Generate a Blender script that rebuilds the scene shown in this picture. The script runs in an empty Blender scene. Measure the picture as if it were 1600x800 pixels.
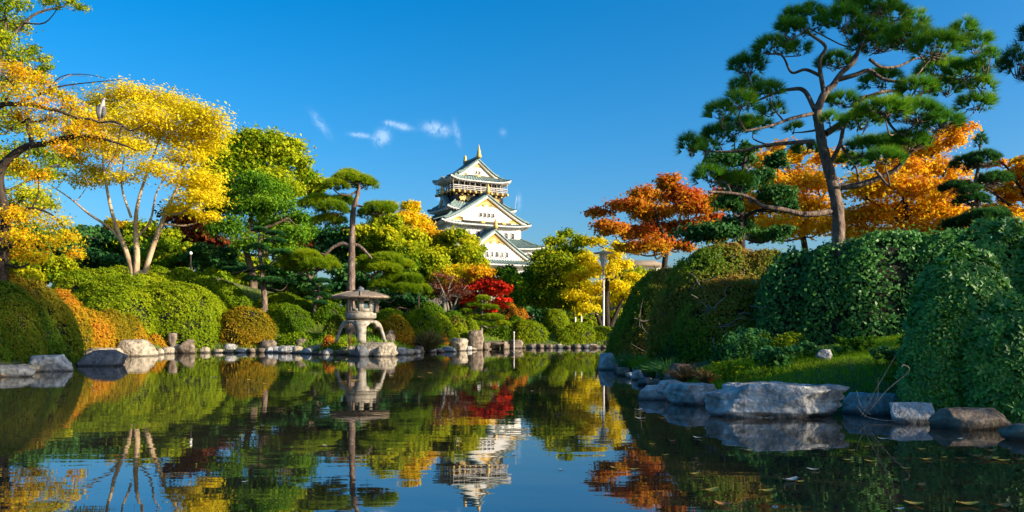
import bpy, bmesh, math, random
import numpy as np
from mathutils import Vector, noise as mnoise
R = math.radians
scene = bpy.context.scene
COL = scene.collection
# ------------------------------------------------------------------ camera, sky, sun, exposure
FPX, HY, CH = 1256.0, 510.0, 1.25           # focal length and horizon row in photo pixels, eye height
cam_d = bpy.data.cameras.new('camera'); cam = bpy.data.objects.new('camera', cam_d); COL.objects.link(cam)
cam.location = (0, 0, CH); cam.rotation_euler = (R(90), 0, 0)
cam_d.sensor_width = 36.0; cam_d.lens = 36.0 * FPX / 1600.0
cam_d.shift_y = (HY - 400.0) / 1600.0
cam_d.clip_start = 0.1; cam_d.clip_end = 9000
scene.camera = cam
SUN_EL, SUN_AZ = 19.0, 112.0                # azimuth clockwise from +Y (view direction)
world = bpy.data.worlds.new('World'); scene.world = world; world.use_nodes = True
wn, wl_ = world.node_tree.nodes, world.node_tree.links
wn.clear()
w_out = wn.new('ShaderNodeOutputWorld'); w_bg = wn.new('ShaderNodeBackground')
sky = wn.new('ShaderNodeTexSky'); sky.sky_type = 'NISHITA'; sky.sun_disc = False
sky.sun_elevation = R(SUN_EL); sky.sun_rotation = R(SUN_AZ)
sky.air_density = 1.0; sky.dust_density = 2.6; sky.ozone_density = 5.0; sky.altitude = 0
hsv = wn.new('ShaderNodeHueSaturation'); hsv.inputs['Saturation'].default_value = 1.33; hsv.inputs['Value'].default_value = .64
hsv.inputs['Hue'].default_value = 0.496
wl_.new(sky.outputs[0], hsv.inputs['Color'])
# a few thin wisps of cloud, fixed to directions of the sky
geo = wn.new('ShaderNodeNewGeometry')
def wmath(op, a, b=None, c=None):
    n = wn.new('ShaderNodeMath'); n.operation = op
    for i, v in enumerate((a, b, c)):
        if v is None: continue
        if isinstance(v, (int, float)): n.inputs[i].default_value = v
        else: wl_.new(v, n.inputs[i])
    return n.outputs[0]
tc = wn.new('ShaderNodeTexCoord'); sepw = wn.new('ShaderNodeSeparateXYZ'); wl_.new(tc.outputs['Generated'], sepw.inputs[0])
az = wmath('ARCTAN2', sepw.outputs[0], sepw.outputs[1]); el = wmath('ARCSINE', sepw.outputs[2])
wno = wn.new('ShaderNodeTexNoise'); wno.inputs['Scale'].default_value = 70; wno.inputs['Detail'].default_value = 7; wno.inputs['Roughness'].default_value = .7; wno.inputs['Distortion'].default_value = 1.2
wl_.new(tc.outputs['Generated'], wno.inputs['Vector'])
total = None
for (px, py, rx, ry, tilt, amp) in [(500,193,16,5,-50,.5),(561,211,10,3,-5,.5),(597,215,8,10,-30,.95),(609,192,7,3,0,.8),(630,198,13,4,-8,.6),
                             (683,202,16,7,-10,.95),(714,208,4,14,15,.4),(786,207,5,5,-30,.16),(690,312,9,3,-25,.3),(811,316,3,9,0,.45),(575,213,18,3,-4,.35)]:
    ax = math.atan2(px-800, FPX); ey = math.atan2(HY-py, math.hypot(FPX, px-800))
    dx = wmath('SUBTRACT', az, ax); dy = wmath('SUBTRACT', el, ey)
    c, s = math.cos(R(tilt)), math.sin(R(tilt))
    u = wmath('ADD', wmath('MULTIPLY', dx, c*FPX/rx), wmath('MULTIPLY', dy, s*FPX/rx))
    v = wmath('ADD', wmath('MULTIPLY', dx, -s*FPX/ry), wmath('MULTIPLY', dy, c*FPX/ry))
    d2 = wmath('ADD', wmath('MULTIPLY', u, u), wmath('MULTIPLY', v, v))
    g = wmath('MULTIPLY', wmath('EXPONENT', wmath('MULTIPLY', d2, -0.9)), amp)
    total = g if total is None else wmath('ADD', total, g)
cl = wmath('MULTIPLY', total, wmath('MULTIPLY', wmath('MAXIMUM', wmath('SUBTRACT', wno.outputs[0], .34), 0.0), 1.9))
clc = wn.new('ShaderNodeClamp'); wl_.new(cl, clc.inputs[0]); clc.inputs[2].default_value = 0.25
cmix = wn.new('ShaderNodeMix'); cmix.data_type = 'RGBA'
wl_.new(clc.outputs[0], cmix.inputs[0]); wl_.new(hsv.outputs[0], cmix.inputs[6]); cmix.inputs[7].default_value = (4.2, 4.6, 5.2, 1)
wl_.new(cmix.outputs[2], w_bg.inputs['Color'])
w_bg.inputs['Strength'].default_value = 0.12
wl_.new(w_bg.outputs[0], w_out.inputs[0])
sun_d = bpy.data.lights.new('sun', 'SUN'); sun_d.energy = 3.5; sun_d.angle = R(0.6); sun_d.color = (1.0, 0.86, 0.66)
sun = bpy.data.objects.new('sun', sun_d); COL.objects.link(sun)
sdir = Vector((math.sin(R(SUN_AZ))*math.cos(R(SUN_EL)), math.cos(R(SUN_AZ))*math.cos(R(SUN_EL)), math.sin(R(SUN_EL))))
sun.rotation_euler = (-sdir).to_track_quat('-Z', 'Y').to_euler(); sun.location = sdir * 60
scene.view_settings.view_transform = 'Standard'; scene.view_settings.look = 'None'
scene.view_settings.exposure = 1.6; scene.view_settings.gamma = 1.0
scene.cycles.max_bounces = 6; scene.cycles.diffuse_bounces = 3; scene.cycles.glossy_bounces = 3; scene.cycles.transmission_bounces = 3
scene.cycles.transparent_max_bounces = 4; scene.cycles.use_denoising = True
# ------------------------------------------------------------------ helpers
def W(px, py, Y): return np.array([(px-800.0)*Y/FPX, Y, CH-(py-HY)*Y/FPX])
def Yw(py): return FPX*CH/(py-HY)            # depth of a point of the water surface
WL = {}
def tagit(o, label=None, cat=None, group=None, kind=None):
    if label: o['label'] = label
    if cat: o['category'] = cat
    if group: o['group'] = group
    if kind: o['kind'] = kind
    return o
def thing(name, label, cat, loc, group=None):
    o = bpy.data.objects.new(name, None); COL.objects.link(o); o.location = tuple(loc); o.empty_display_size = .2
    WL[o.name] = np.array(loc, float); return tagit(o, label, cat, group)
def mk(name, V, F, mat, smooth=False, attr=None):
    """mesh from arrays; F is one (n,k) array or a list of them"""
    me = bpy.data.meshes.new(name); V = np.asarray(V, np.float32)
    if isinstance(F, list) and np.ndim(F[0]) == 1: F = np.array(F)
    Fs = [np.asarray(f) for f in (F if isinstance(F, list) else [F]) if len(f)]
    loops = np.concatenate([np.asarray(f, np.int32).ravel() for f in Fs])
    tot = np.concatenate([np.full(len(f), np.shape(f)[1], np.int32) for f in Fs])
    me.vertices.add(len(V)); me.vertices.foreach_set('co', V.ravel())
    me.loops.add(len(loops)); me.loops.foreach_set('vertex_index', loops)
    me.polygons.add(len(tot)); me.polygons.foreach_set('loop_start', np.concatenate([[0], np.cumsum(tot)[:-1]]).astype(np.int32))
    me.polygons.foreach_set('loop_total', tot)
    if smooth: me.polygons.foreach_set('use_smooth', np.ones(len(tot), bool))
    me.update(calc_edges=True)
    if attr is not None:
        a = me.attributes.new('rnd', 'FLOAT', 'FACE'); a.data.foreach_set('value', np.asarray(attr, np.float32))
    for m in (mat if isinstance(mat, (list, tuple)) else [mat]): me.materials.append(m)
    return me
def part(name, V, F, mat, parent=None, smooth=False, attr=None, kind=None):
    V = np.asarray(V, float)
    if parent is not None: V = V - WL[parent.name]
    o = bpy.data.objects.new(name, mk(name, V, F, mat, smooth, attr)); COL.objects.link(o)
    if parent is not None: o.parent = parent; WL[o.name] = WL[parent.name]
    else: WL[o.name] = np.zeros(3)
    if kind: o['kind'] = kind
    return o
class MB:
    """collects boxes, tubes and lathes into one mesh"""
    def __init__(s): s.V = []; s.F = {}; s.n = 0
    def add(s, V, *Fs):
        V = np.asarray(V, float)
        for F in Fs:
            F = np.asarray(F, int)
            if len(F): s.F.setdefault(F.shape[1], []).append(F + s.n)
        s.V.append(V); s.n += len(V); return s
    def box(s, c, d, rz=0.0, taper=1.0):
        x, y, z = np.array(d)/2.0
        V = np.array([[sx*x*(taper if sz > 0 else 1), sy*y*(taper if sz > 0 else 1), sz*z] for sz in (-1, 1) for sy in (-1, 1) for sx in (-1, 1)])
        c_, s_ = math.cos(rz), math.sin(rz)
        V = V @ np.array([[c_, s_, 0], [-s_, c_, 0], [0, 0, 1]]) + np.array(c)
        return s.add(V, [[0,2,3,1],[4,5,7,6],[0,1,5,4],[2,6,7,3],[0,4,6,2],[1,3,7,5]])
    def tube(s, pts, rad, n=6, cap=True):
        V, F = tube(pts, rad, n); s.add(V, F)
        return s
    def lathe(s, prof, c, n=12, rot=0.0, cap=True):
        a = np.arange(n)*2*math.pi/n + rot; V = []
        for r, z in prof: V.append(np.stack([c[0]+r*np.cos(a), c[1]+r*np.sin(a), np.full(n, c[2]+z)], 1))
        m = len(prof); i = np.arange(n); j = (i+1) % n
        F = np.concatenate([np.stack([k*n+i, k*n+j, (k+1)*n+j, (k+1)*n+i], 1) for k in range(m-1)])
        s.add(np.concatenate(V), F)
        if cap:
            s.F.setdefault(n, []).append(np.array([[s.n-n*m+x for x in i[::-1]], [s.n-n+x for x in i]]))
        return s
    def part(s, name, mat, parent=None, smooth=False, kind=None):
        return part(name, np.concatenate(s.V), [np.concatenate(f) for f in s.F.values()], mat, parent, smooth, None, kind)
def smooth_path(P, k=4):
    P = np.asarray(P, float)
    if len(P) < 3: 
        t = np.linspace(0, 1, k+1)[:, None]; return P[0]*(1-t)+P[-1]*t
    Q = np.vstack([2*P[0]-P[1], P, 2*P[-1]-P[-2]]); out = []
    for i in range(1, len(Q)-2):
        for j in range(k):
            t = j/k; a, b, c, d = Q[i-1], Q[i], Q[i+1], Q[i+2]
            out.append(0.5*((2*b)+(-a+c)*t+(2*a-5*b+4*c-d)*t*t+(-a+3*b-3*c+d)*t**3))
    out.append(P[-1]); return np.array(out)
def tube(pts, rad, n=6):
    P = np.asarray(pts, float); m = len(P); r = np.broadcast_to(np.asarray(rad, float), (m,))
    T = np.gradient(P, axis=0); T /= np.linalg.norm(T, axis=1)[:, None]+1e-9
    ref = np.where(np.abs(T[:, 2:3]) > .9, np.array([[1., 0, 0]]), np.array([[0, 0, 1.]]))
    A = np.cross(T, ref)
    for i in range(1, m):
        if A[i] @ A[i-1] < 0 and abs(A[i] @ A[i-1]) > .3*np.linalg.norm(A[i])*np.linalg.norm(A[i-1]): A[i] = -A[i]
        if abs(T[i, 2]) > .8: A[i] = A[i-1] - T[i]*(A[i-1] @ T[i])
    A /= np.linalg.norm(A, axis=1)[:, None]+1e-9; B = np.cross(T, A)
    a = np.arange(n)*2*math.pi/n
    V = (P[:, None] + r[:, None, None]*(np.cos(a)[None, :, None]*A[:, None]+np.sin(a)[None, :, None]*B[:, None])).reshape(-1, 3)
    i = np.arange(n); j = (i+1) % n
    F = np.concatenate([np.stack([k*n+i, k*n+j, (k+1)*n+j, (k+1)*n+i], 1) for k in range(m-1)])
    return V, F
def unit(v): return v/(np.linalg.norm(v, axis=-1, keepdims=True)+1e-9)
def sph(rng, n): return unit(rng.normal(size=(n, 3)))
def leafquads(rng, P, N, L, Wd, jit=.5):
    n = len(P); N = unit(N); t = unit(np.cross(N, sph(rng, n))); b = np.cross(N, t)
    s = (1+jit*rng.uniform(-1, 1, (n, 1)))
    t = t*s*L/2; b = b*s*Wd/2; lift = N*s*Wd*.18
    V = np.stack([P-t, P+b+lift-t*.1, P+t, P-b+lift-t*.1], 1).reshape(-1, 3)
    return V, np.arange(4*n).reshape(n, 4)
# ------------------------------------------------------------------ materials
MATS = {}
def nt(name):
    m = bpy.data.materials.new(name); m.use_nodes = True; t = m.node_tree
    return m, t.nodes, t.links, t.nodes['Principled BSDF'], t.nodes['Material Output']
def ramp(nodes, cols):
    r = nodes.new('ShaderNodeValToRGB'); e = r.color_ramp.elements
    while len(e) < len(cols): e.new(.5)
    for i, c in enumerate(cols): e[i].position = i/(len(cols)-1)
    for i, c in enumerate(cols): e[i].color = (*c, 1)
    return r
def leaf_mat(name, cols, trans=.38, rough=.65, tgain=1.3, spec=.08):
    m, n, l, b, out = nt(name)
    at = n.new('ShaderNodeAttribute'); at.attribute_name = 'rnd'
    r = ramp(n, cols); l.new(at.outputs['Fac'], r.inputs[0]); l.new(r.outputs[0], b.inputs['Base Color'])
    b.inputs['Roughness'].default_value = rough; b.inputs['Specular IOR Level'].default_value = spec
    tr = n.new('ShaderNodeBsdfTranslucent'); mx = n.new('ShaderNodeMixShader'); mx.inputs[0].default_value = trans
    g = n.new('ShaderNodeMix'); g.data_type = 'RGBA'; g.blend_type = 'MULTIPLY'; g.inputs[0].default_value = 1
    l.new(r.outputs[0], g.inputs[6]); g.inputs[7].default_value = (tgain, tgain, tgain*.6, 1)
    l.new(g.outputs[2], tr.inputs[0]); l.new(b.outputs[0], mx.inputs[1]); l.new(tr.outputs[0], mx.inputs[2]); l.new(mx.outputs[0], out.inputs[0])
    MATS[name] = m; return m
def noise_mat(name, cols, scale=4, detail=6, rough=.85, bump=.3, bscale=None, spec=.3, stretch=(1,1,1), metal=0.0, dist=.05, wet=False, lichen=None):
    m, n, l, b, out = nt(name)
    g = n.new('ShaderNodeNewGeometry'); mp = n.new('ShaderNodeMapping'); l.new(g.outputs['Position'], mp.inputs[0]); mp.inputs['Scale'].default_value = stretch
    no = n.new('ShaderNodeTexNoise'); no.inputs['Scale'].default_value = scale; no.inputs['Detail'].default_value = detail; no.inputs['Roughness'].default_value = .62
    l.new(mp.outputs[0], no.inputs[0])
    mr = n.new('ShaderNodeMapRange'); mr.inputs[1].default_value = .3; mr.inputs[2].default_value = .7; l.new(no.outputs[0], mr.inputs[0])
    r = ramp(n, cols); l.new(mr.outputs[0], r.inputs[0]); col = r.outputs[0]
    b.inputs['Roughness'].default_value = rough; b.inputs['Specular IOR Level'].default_value = spec; b.inputs['Metallic'].default_value = metal
    if lichen:                                # pale crusts and dark mossy blotches
        for sc_, lo_, hi_, cc in ((scale*1.7, .60, .70, lichen[0]), (scale*.9, .60, .68, lichen[1]), (scale*5.5, .62, .68, lichen[0])):
            n3 = n.new('ShaderNodeTexNoise'); n3.inputs['Scale'].default_value = sc_; n3.inputs['Detail'].default_value = 9; n3.inputs['Roughness'].default_value = .72; l.new(mp.outputs[0], n3.inputs[0])
            m3 = n.new('ShaderNodeMapRange'); m3.inputs[1].default_value = lo_; m3.inputs[2].default_value = hi_; m3.inputs[4].default_value = .8; l.new(n3.outputs[0], m3.inputs[0])
            x3 = n.new('ShaderNodeMix'); x3.data_type = 'RGBA'; l.new(m3.outputs[0], x3.inputs[0]); l.new(col, x3.inputs[6]); x3.inputs[7].default_value = (*cc, 1); col = x3.outputs[2]
    if wet:                                   # damp band that the pond leaves just above its surface
        sp = n.new('ShaderNodeSeparateXYZ'); l.new(g.outputs['Position'], sp.inputs[0])
        ad = n.new('ShaderNodeMath'); ad.operation = 'MULTIPLY_ADD'; l.new(no.outputs[0], ad.inputs[0]); ad.inputs[1].default_value = -.10; l.new(sp.outputs[2], ad.inputs[2])
        w = n.new('ShaderNodeMapRange'); l.new(ad.outputs[0], w.inputs[0]); w.inputs[1].default_value = -.03; w.inputs[2].default_value = .03; w.inputs[3].default_value = .28; w.inputs[4].default_value = 1
        mu = n.new('ShaderNodeMix'); mu.data_type = 'RGBA'; mu.blend_type = 'MULTIPLY'; mu.inputs[0].default_value = 1
        l.new(col, mu.inputs[6]); l.new(w.outputs[0], mu.inputs[7]); col = mu.outputs[2]
    l.new(col, b.inputs['Base Color'])
    if bump:
        n2 = n.new('ShaderNodeTexNoise'); n2.inputs['Scale'].default_value = bscale or scale*4; n2.inputs['Detail'].default_value = 8; l.new(mp.outputs[0], n2.inputs[0])
        bp = n.new('ShaderNodeBump'); bp.inputs['Strength'].default_value = bump; bp.inputs['Distance'].default_value = dist
        l.new(n2.outputs[0], bp.inputs['Height']); l.new(bp.outputs[0], b.inputs['Normal'])
    MATS[name] = m; return m
GREEN = leaf_mat('leaf_green', [(.025,.09,.007),(.075,.19,.010),(.20,.33,.012)])
MIDGREEN = leaf_mat('leaf_mid_green', [(.06,.15,.006),(.21,.30,.007),(.42,.42,.010)])
YGREEN = leaf_mat('leaf_yellow_green', [(.09,.17,.006),(.28,.34,.008),(.55,.50,.012)], .44)
DARK = leaf_mat('leaf_dark', [(.014,.065,.018),(.032,.12,.028),(.08,.19,.04)], .3)
TEAL = leaf_mat('leaf_deep_green', [(.028,.12,.030),(.055,.20,.045),(.13,.30,.06)], .3, .5, spec=.25)
HEDGE = leaf_mat('leaf_clipped', [(.05,.13,.005),(.18,.26,.006),(.36,.37,.008)], .4)
AZALEA = leaf_mat('leaf_azalea', [(.07,.09,.006),(.26,.20,.008),(.50,.26,.012),(.45,.13,.02)], .35)
AZDARK = leaf_mat('leaf_azalea_dark', [(.045,.12,.010),(.09,.17,.010),(.19,.19,.012),(.30,.19,.016)], .35)
BRONZE = leaf_mat('leaf_bronze', [(.08,.19,.016),(.15,.25,.02),(.27,.20,.035),(.33,.17,.045)], .35)
YELLOW = leaf_mat('leaf_yellow', [(.50,.44,.008),(.72,.57,.012),(.76,.62,.03)], .5)
GOLD = leaf_mat('leaf_gold', [(.32,.36,.008),(.68,.54,.010),(.76,.47,.012),(.64,.27,.014)], .5)
ORANGE = leaf_mat('leaf_orange', [(.50,.38,.010),(.70,.45,.012),(.70,.32,.014),(.48,.15,.015)], .5)
RUST = leaf_mat('leaf_rust', [(.40,.28,.010),(.52,.25,.012),(.50,.15,.016),(.46,.08,.016)], .46)
RED = leaf_mat('leaf_red', [(.38,.02,.008),(.62,.03,.012),(.74,.07,.014)], .4)
DRED = leaf_mat('leaf_dark_red', [(.07,.018,.012),(.15,.03,.015),(.28,.07,.015)], .3)
NEEDLE = leaf_mat('needle_green', [(.022,.10,.018),(.08,.24,.018),(.30,.42,.02)], .4, .5)
NEEDLEY = leaf_mat('needle_yellow_green', [(.05,.12,.006),(.18,.28,.008),(.38,.40,.012)], .38, .5)
NEEDLED = leaf_mat('needle_dark', [(.012,.06,.02),(.028,.11,.034),(.09,.22,.04)], .35, .5)
DRY = leaf_mat('leaf_dry', [(.12,.06,.02),(.26,.13,.05),(.36,.2,.08)], .2)
GRASS = leaf_mat('grass_blade', [(.06,.20,.008),(.17,.34,.010),(.36,.38,.025)], .4)
CORE = noise_mat('twig_shade', [(.006,.010,.003),(.02,.022,.008)], 6, bump=.6)  # near-black core colour stands in for shade inside the shrubs
BARK = noise_mat('bark', [(.035,.022,.014),(.12,.085,.055),(.20,.15,.10)], 5, bump=.9, bscale=14, stretch=(1,1,.25), dist=.04)
PINEBARK = noise_mat('pine_bark', [(.03,.022,.018),(.14,.095,.07),(.26,.19,.14)], 7, bump=1.0, bscale=11, stretch=(1,1,.45), dist=.06)
PALEBARK = noise_mat('pale_bark', [(.20,.13,.07),(.40,.28,.16),(.50,.38,.24)], 4, bump=.5, stretch=(1,1,.3))
DARKBARK = noise_mat('dark_bark', [(.012,.009,.007),(.05,.035,.025)], 6, bump=.8, stretch=(1,1,.3))
GREYBARK = noise_mat('grey_twig', [(.10,.09,.075),(.24,.21,.17)], 6, bump=.4)
ROCK = noise_mat('rock_warm', [(.09,.075,.055),(.30,.25,.18),(.46,.39,.29)], 5, bump=1, bscale=9, dist=.10, wet=True, lichen=((.58,.52,.42),(.10,.085,.05)))
ROCKG = noise_mat('rock_grey', [(.13,.125,.115),(.33,.32,.30),(.56,.55,.52)], 4.5, bump=1, bscale=8, dist=.10, wet=True, lichen=((.60,.61,.60),(.10,.105,.085)))
ROCKD = noise_mat('rock_dark', [(.035,.038,.042),(.10,.105,.11),(.17,.175,.18)], 4.5, bump=.8, bscale=14, wet=True)
ROCKB = noise_mat('rock_brown', [(.04,.03,.022),(.16,.12,.085),(.28,.22,.16)], 5, bump=.8, bscale=14, wet=True)
LANT = noise_mat('lantern_stone', [(.12,.10,.075),(.29,.255,.20),(.42,.375,.30)], 6, bump=.5, bscale=45, dist=.02)
LANTR = noise_mat('lantern_roof_stone', [(.09,.065,.045),(.22,.165,.115),(.33,.26,.19)], 8, bump=.5, bscale=40, dist=.02)
SOIL = noise_mat('soil', [(.03,.045,.010),(.075,.085,.02),(.13,.10,.04)], 1.2, bump=.6, bscale=12)
PLASTER = noise_mat('white_plaster', [(.50,.49,.475),(.63,.62,.60)], .6, bump=.05)
TILE = noise_mat('green_roof_tile', [(.08,.135,.125),(.14,.205,.19),(.23,.295,.28)], 1.5, bump=.3, rough=.55)
BLACKW = noise_mat('black_lacquer_wood', [(.008,.009,.012),(.02,.022,.026)], 2, bump=.1, rough=.45)
BROWNW = noise_mat('dark_timber', [(.05,.035,.02),(.10,.07,.04)], 2, bump=.1)
GOLDM = noise_mat('gold_leaf', [(.42,.25,.05),(.62,.41,.12)], 3, bump=.3, rough=.5, spec=.5)
GLASSD = noise_mat('window_dark', [(.05,.05,.055),(.10,.10,.10)], 1, bump=0, rough=.3)
STEEL = noise_mat('painted_steel', [(.42,.40,.37),(.55,.52,.48)], 5, bump=.05, rough=.45)
WHITEP = noise_mat('white_paint', [(.70,.69,.66),(.80,.79,.77)], 5, bump=.05, rough=.5)
LAMPG = noise_mat('frosted_lamp_glass', [(.55,.56,.56),(.68,.68,.67)], 3, bump=0, rough=.25, spec=.5)
def water_mat():
    m, n, l, b, out = nt('pond_water')
    g = n.new('ShaderNodeNewGeometry')
    no0 = n.new('ShaderNodeTexNoise'); no0.inputs['Scale'].default_value = .35; no0.inputs['Detail'].default_value = 4; l.new(g.outputs['Position'], no0.inputs[0])
    r = ramp(n, [(.011,.011,.008),(.034,.028,.018)]); l.new(no0.outputs[0], r.inputs[0]); l.new(r.outputs[0], b.inputs['Base Color'])
    b.inputs['Roughness'].default_value = .012; b.inputs['IOR'].default_value = 3.2; b.inputs['Specular IOR Level'].default_value = .5
    hs = []
    for sc, st, w in ((1.0, (.55, 1.7, 1), .55), (2.6, (.6, 1.5, 1), .25), (7, (.4, 1.8, 1), .025), (22, (.5, 1.6, 1), .005)):
        mp = n.new('ShaderNodeMapping'); mp.inputs['Scale'].default_value = st; l.new(g.outputs['Position'], mp.inputs[0])
        no = n.new('ShaderNodeTexNoise'); no.inputs['Scale'].default_value = sc; no.inputs['Detail'].default_value = 2; l.new(mp.outputs[0], no.inputs[0])
        mu = n.new('ShaderNodeMath'); mu.operation = 'MULTIPLY'; l.new(no.outputs[0], mu.inputs[0]); mu.inputs[1].default_value = w; hs.append(mu.outputs[0])
    s = hs[0]
    for h in hs[1:]:
        a = n.new('ShaderNodeMath'); a.operation = 'ADD'; l.new(s, a.inputs[0]); l.new(h, a.inputs[1]); s = a.outputs[0]
    bp = n.new('ShaderNodeBump'); bp.inputs['Strength'].default_value = 1.0; bp.inputs['Distance'].default_value = .0035
    l.new(s, bp.inputs['Height']); l.new(bp.outputs[0], b.inputs['Normal'])
    return m
WATER = water_mat()
# ------------------------------------------------------------------ the setting: terrain and pond
POND = [(-12.6,19.6),(-14.2,24.6),(-16.8,30.6),(-15.8,38),(-10.8,38.3),(-8.4,35.5),(-4.6,35.4),(-4.4,38.8),(-3.1,40.5),(-1.4,43.4),(0,46.2),(5.2,46.2),
        (8.6,43),(9,31),(5.2,29.3),(3.6,26.5),(3.4,23.2),(3.7,19.8),(3.4,16.2),(3.3,14.4),(3.6,13.1),(4.0,11.9),(4.8,11.9),(5.5,11.1),(6.4,10.4),(9,9.4),
        (13,6),(14,-5),(-14,-5),(-16,5),(-13,14)]
def pond_dist(x, y):
    """signed distance to the shoreline, negative over the water"""
    P = np.array(POND); Q = np.roll(P, -1, 0); x = np.asarray(x, float); y = np.asarray(y, float)
    d = np.full(x.shape, 1e9); ins = np.zeros(x.shape, bool)
    for (ax, ay), (bx, by) in zip(P, Q):
        ex, ey = bx-ax, by-ay; t = np.clip(((x-ax)*ex+(y-ay)*ey)/(ex*ex+ey*ey), 0, 1)
        d = np.minimum(d, np.hypot(x-ax-t*ex, y-ay-t*ey))
        c = (ay > y) != (by > y); xi = ax+(y-ay)/(ey if abs(ey) > 1e-9 else 1e-9)*ex
        ins ^= c & (x < xi)
    return np.where(ins, -d, d)
def ground(x, y):
    x = np.asarray(x, float); y = np.asarray(y, float); d = pond_dist(x, y)
    up = .34*(1-np.exp(-np.maximum(d, 0)/.45)) + .14*np.minimum(np.maximum(d, 0), 6)
    up = up + 3.3*np.exp(-((x+21)/8.5)**2-((y-47)/7.5)**2)*np.clip(d/3, 0, 1) + .05*np.sin(x*1.3)*np.sin(y*1.1)*np.clip(d, 0, 1)
    up = up + .6*np.exp(-((x+8)/9)**2-((y-46)/6)**2)*np.clip(d/3, 0, 1)
    return np.where(d < 0, np.maximum(d*.9, -.8), up)
def axis(a, b, step, far):
    c = list(np.arange(a, b+1e-6, step)); s = step; lo, hi = [], []
    v = a
    while v > -far: s *= 1.35; v -= s; lo.append(v)
    s = step; v = b
    while v < far: s *= 1.35; v += s; hi.append(v)
    return np.array(lo[::-1]+c+hi)
gx, gy = axis(-34, 34, .4, 4000), axis(-8, 62, .4, 5000)
GX, GY = np.meshgrid(gx, gy); GZ = ground(GX, GY); nx, ny = len(gx), len(gy)
idx = np.arange(nx*ny).reshape(ny, nx)
part('ground', np.stack([GX, GY, GZ], -1).reshape(-1, 3), np.stack([idx[:-1, :-1], idx[:-1, 1:], idx[1:, 1:], idx[1:, :-1]], -1).reshape(-1, 4), SOIL, smooth=True, kind='structure')
part('water', [(-24,-7,0),(18,-7,0),(18,50,0),(-24,50,0)], [[0,1,2,3]], WATER, kind='structure')
# ------------------------------------------------------------------ builders: rocks
_ico = {}
def ico(sub):
    if sub not in _ico:
        bm = bmesh.new(); bmesh.ops.create_icosphere(bm, subdivisions=sub, radius=1)
        _ico[sub] = (np.array([v.co for v in bm.verts]), np.array([[v.index for v in f.verts] for f in bm.faces])); bm.free()
    return _ico[sub]
def rock_shape(seed, sub, planes=14, rough=.05, flat=.0):
    rng = np.random.default_rng(seed); D, F = ico(sub)
    N = sph(rng, planes); N = np.vstack([N, [[0, 0, 1], [0, 0, -1]]]); d = rng.uniform(.68, 1.0, len(N)); d[-2] = .8-flat; d[-1] = 1
    dots = D @ N.T; r = np.where(dots > .05, d/np.maximum(dots, .05), 9).min(1); r = np.minimum(r, 1.25)
    off = Vector(rng.uniform(0, 50, 3)); V = D*r[:, None]
    k = np.array([mnoise.fractal(Vector(v)*2.2+off, .9, 2.1, 5) for v in V])
    cr = np.array([abs(mnoise.noise(Vector((v[0]*1.4, v[1]*1.4, v[2]*3.2))+off)) for v in V])
    st = np.array([mnoise.noise(Vector((v[0]*.8, v[1]*.8, v[2]*6.5))+off) for v in V])
    V = V*(1+rough*k+rough*.35*np.clip(st*3, -1, 1)-np.clip(.10-cr, 0, 1)*rough*6*.5)[:, None]
    return V, F
def rock(label, px, py, wpx, hpx, mat=ROCK, Y=None, seed=0, sub=4, deep=.8, rz=0, planes=12, rough=.07, name='rock', group='rocks along the pond edge', sink=.35, flat=0., skew=0.):
    """a boulder whose front foot shows at (px,py) and which is wpx wide and hpx high in photo pixels"""
    Yf = Y or Yw(py); sc = Yf/FPX; w, h = wpx*sc, hpx*sc; dep = w*deep
    V, F = rock_shape(seed*7+11, sub, planes, rough, flat)
    lo, hi = V.min(0), V.max(0); V = (V-(lo+hi)/2)/(hi-lo)
    c, s = math.cos(rz), math.sin(rz)
    V[:, :2] = V[:, :2] @ np.array([[c, s], [-s, c]]); V[:, :2] /= np.ptp(V[:, :2], axis=0)
    foot = W(px, py, Yf); H = h/(1-sink)
    cen = np.array([foot[0], Yf+dep*.42, foot[2]+h-H/2])
    V[:, 0] += skew*V[:, 2]*H/w
    V = V*np.array([w, dep, H])
    o = part(name, V, F, mat, None, smooth=False); o.location = cen
    o.data.polygons.foreach_set('use_smooth', np.ones(len(F), bool))
    return tagit(o, label, 'rock', group)
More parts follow.
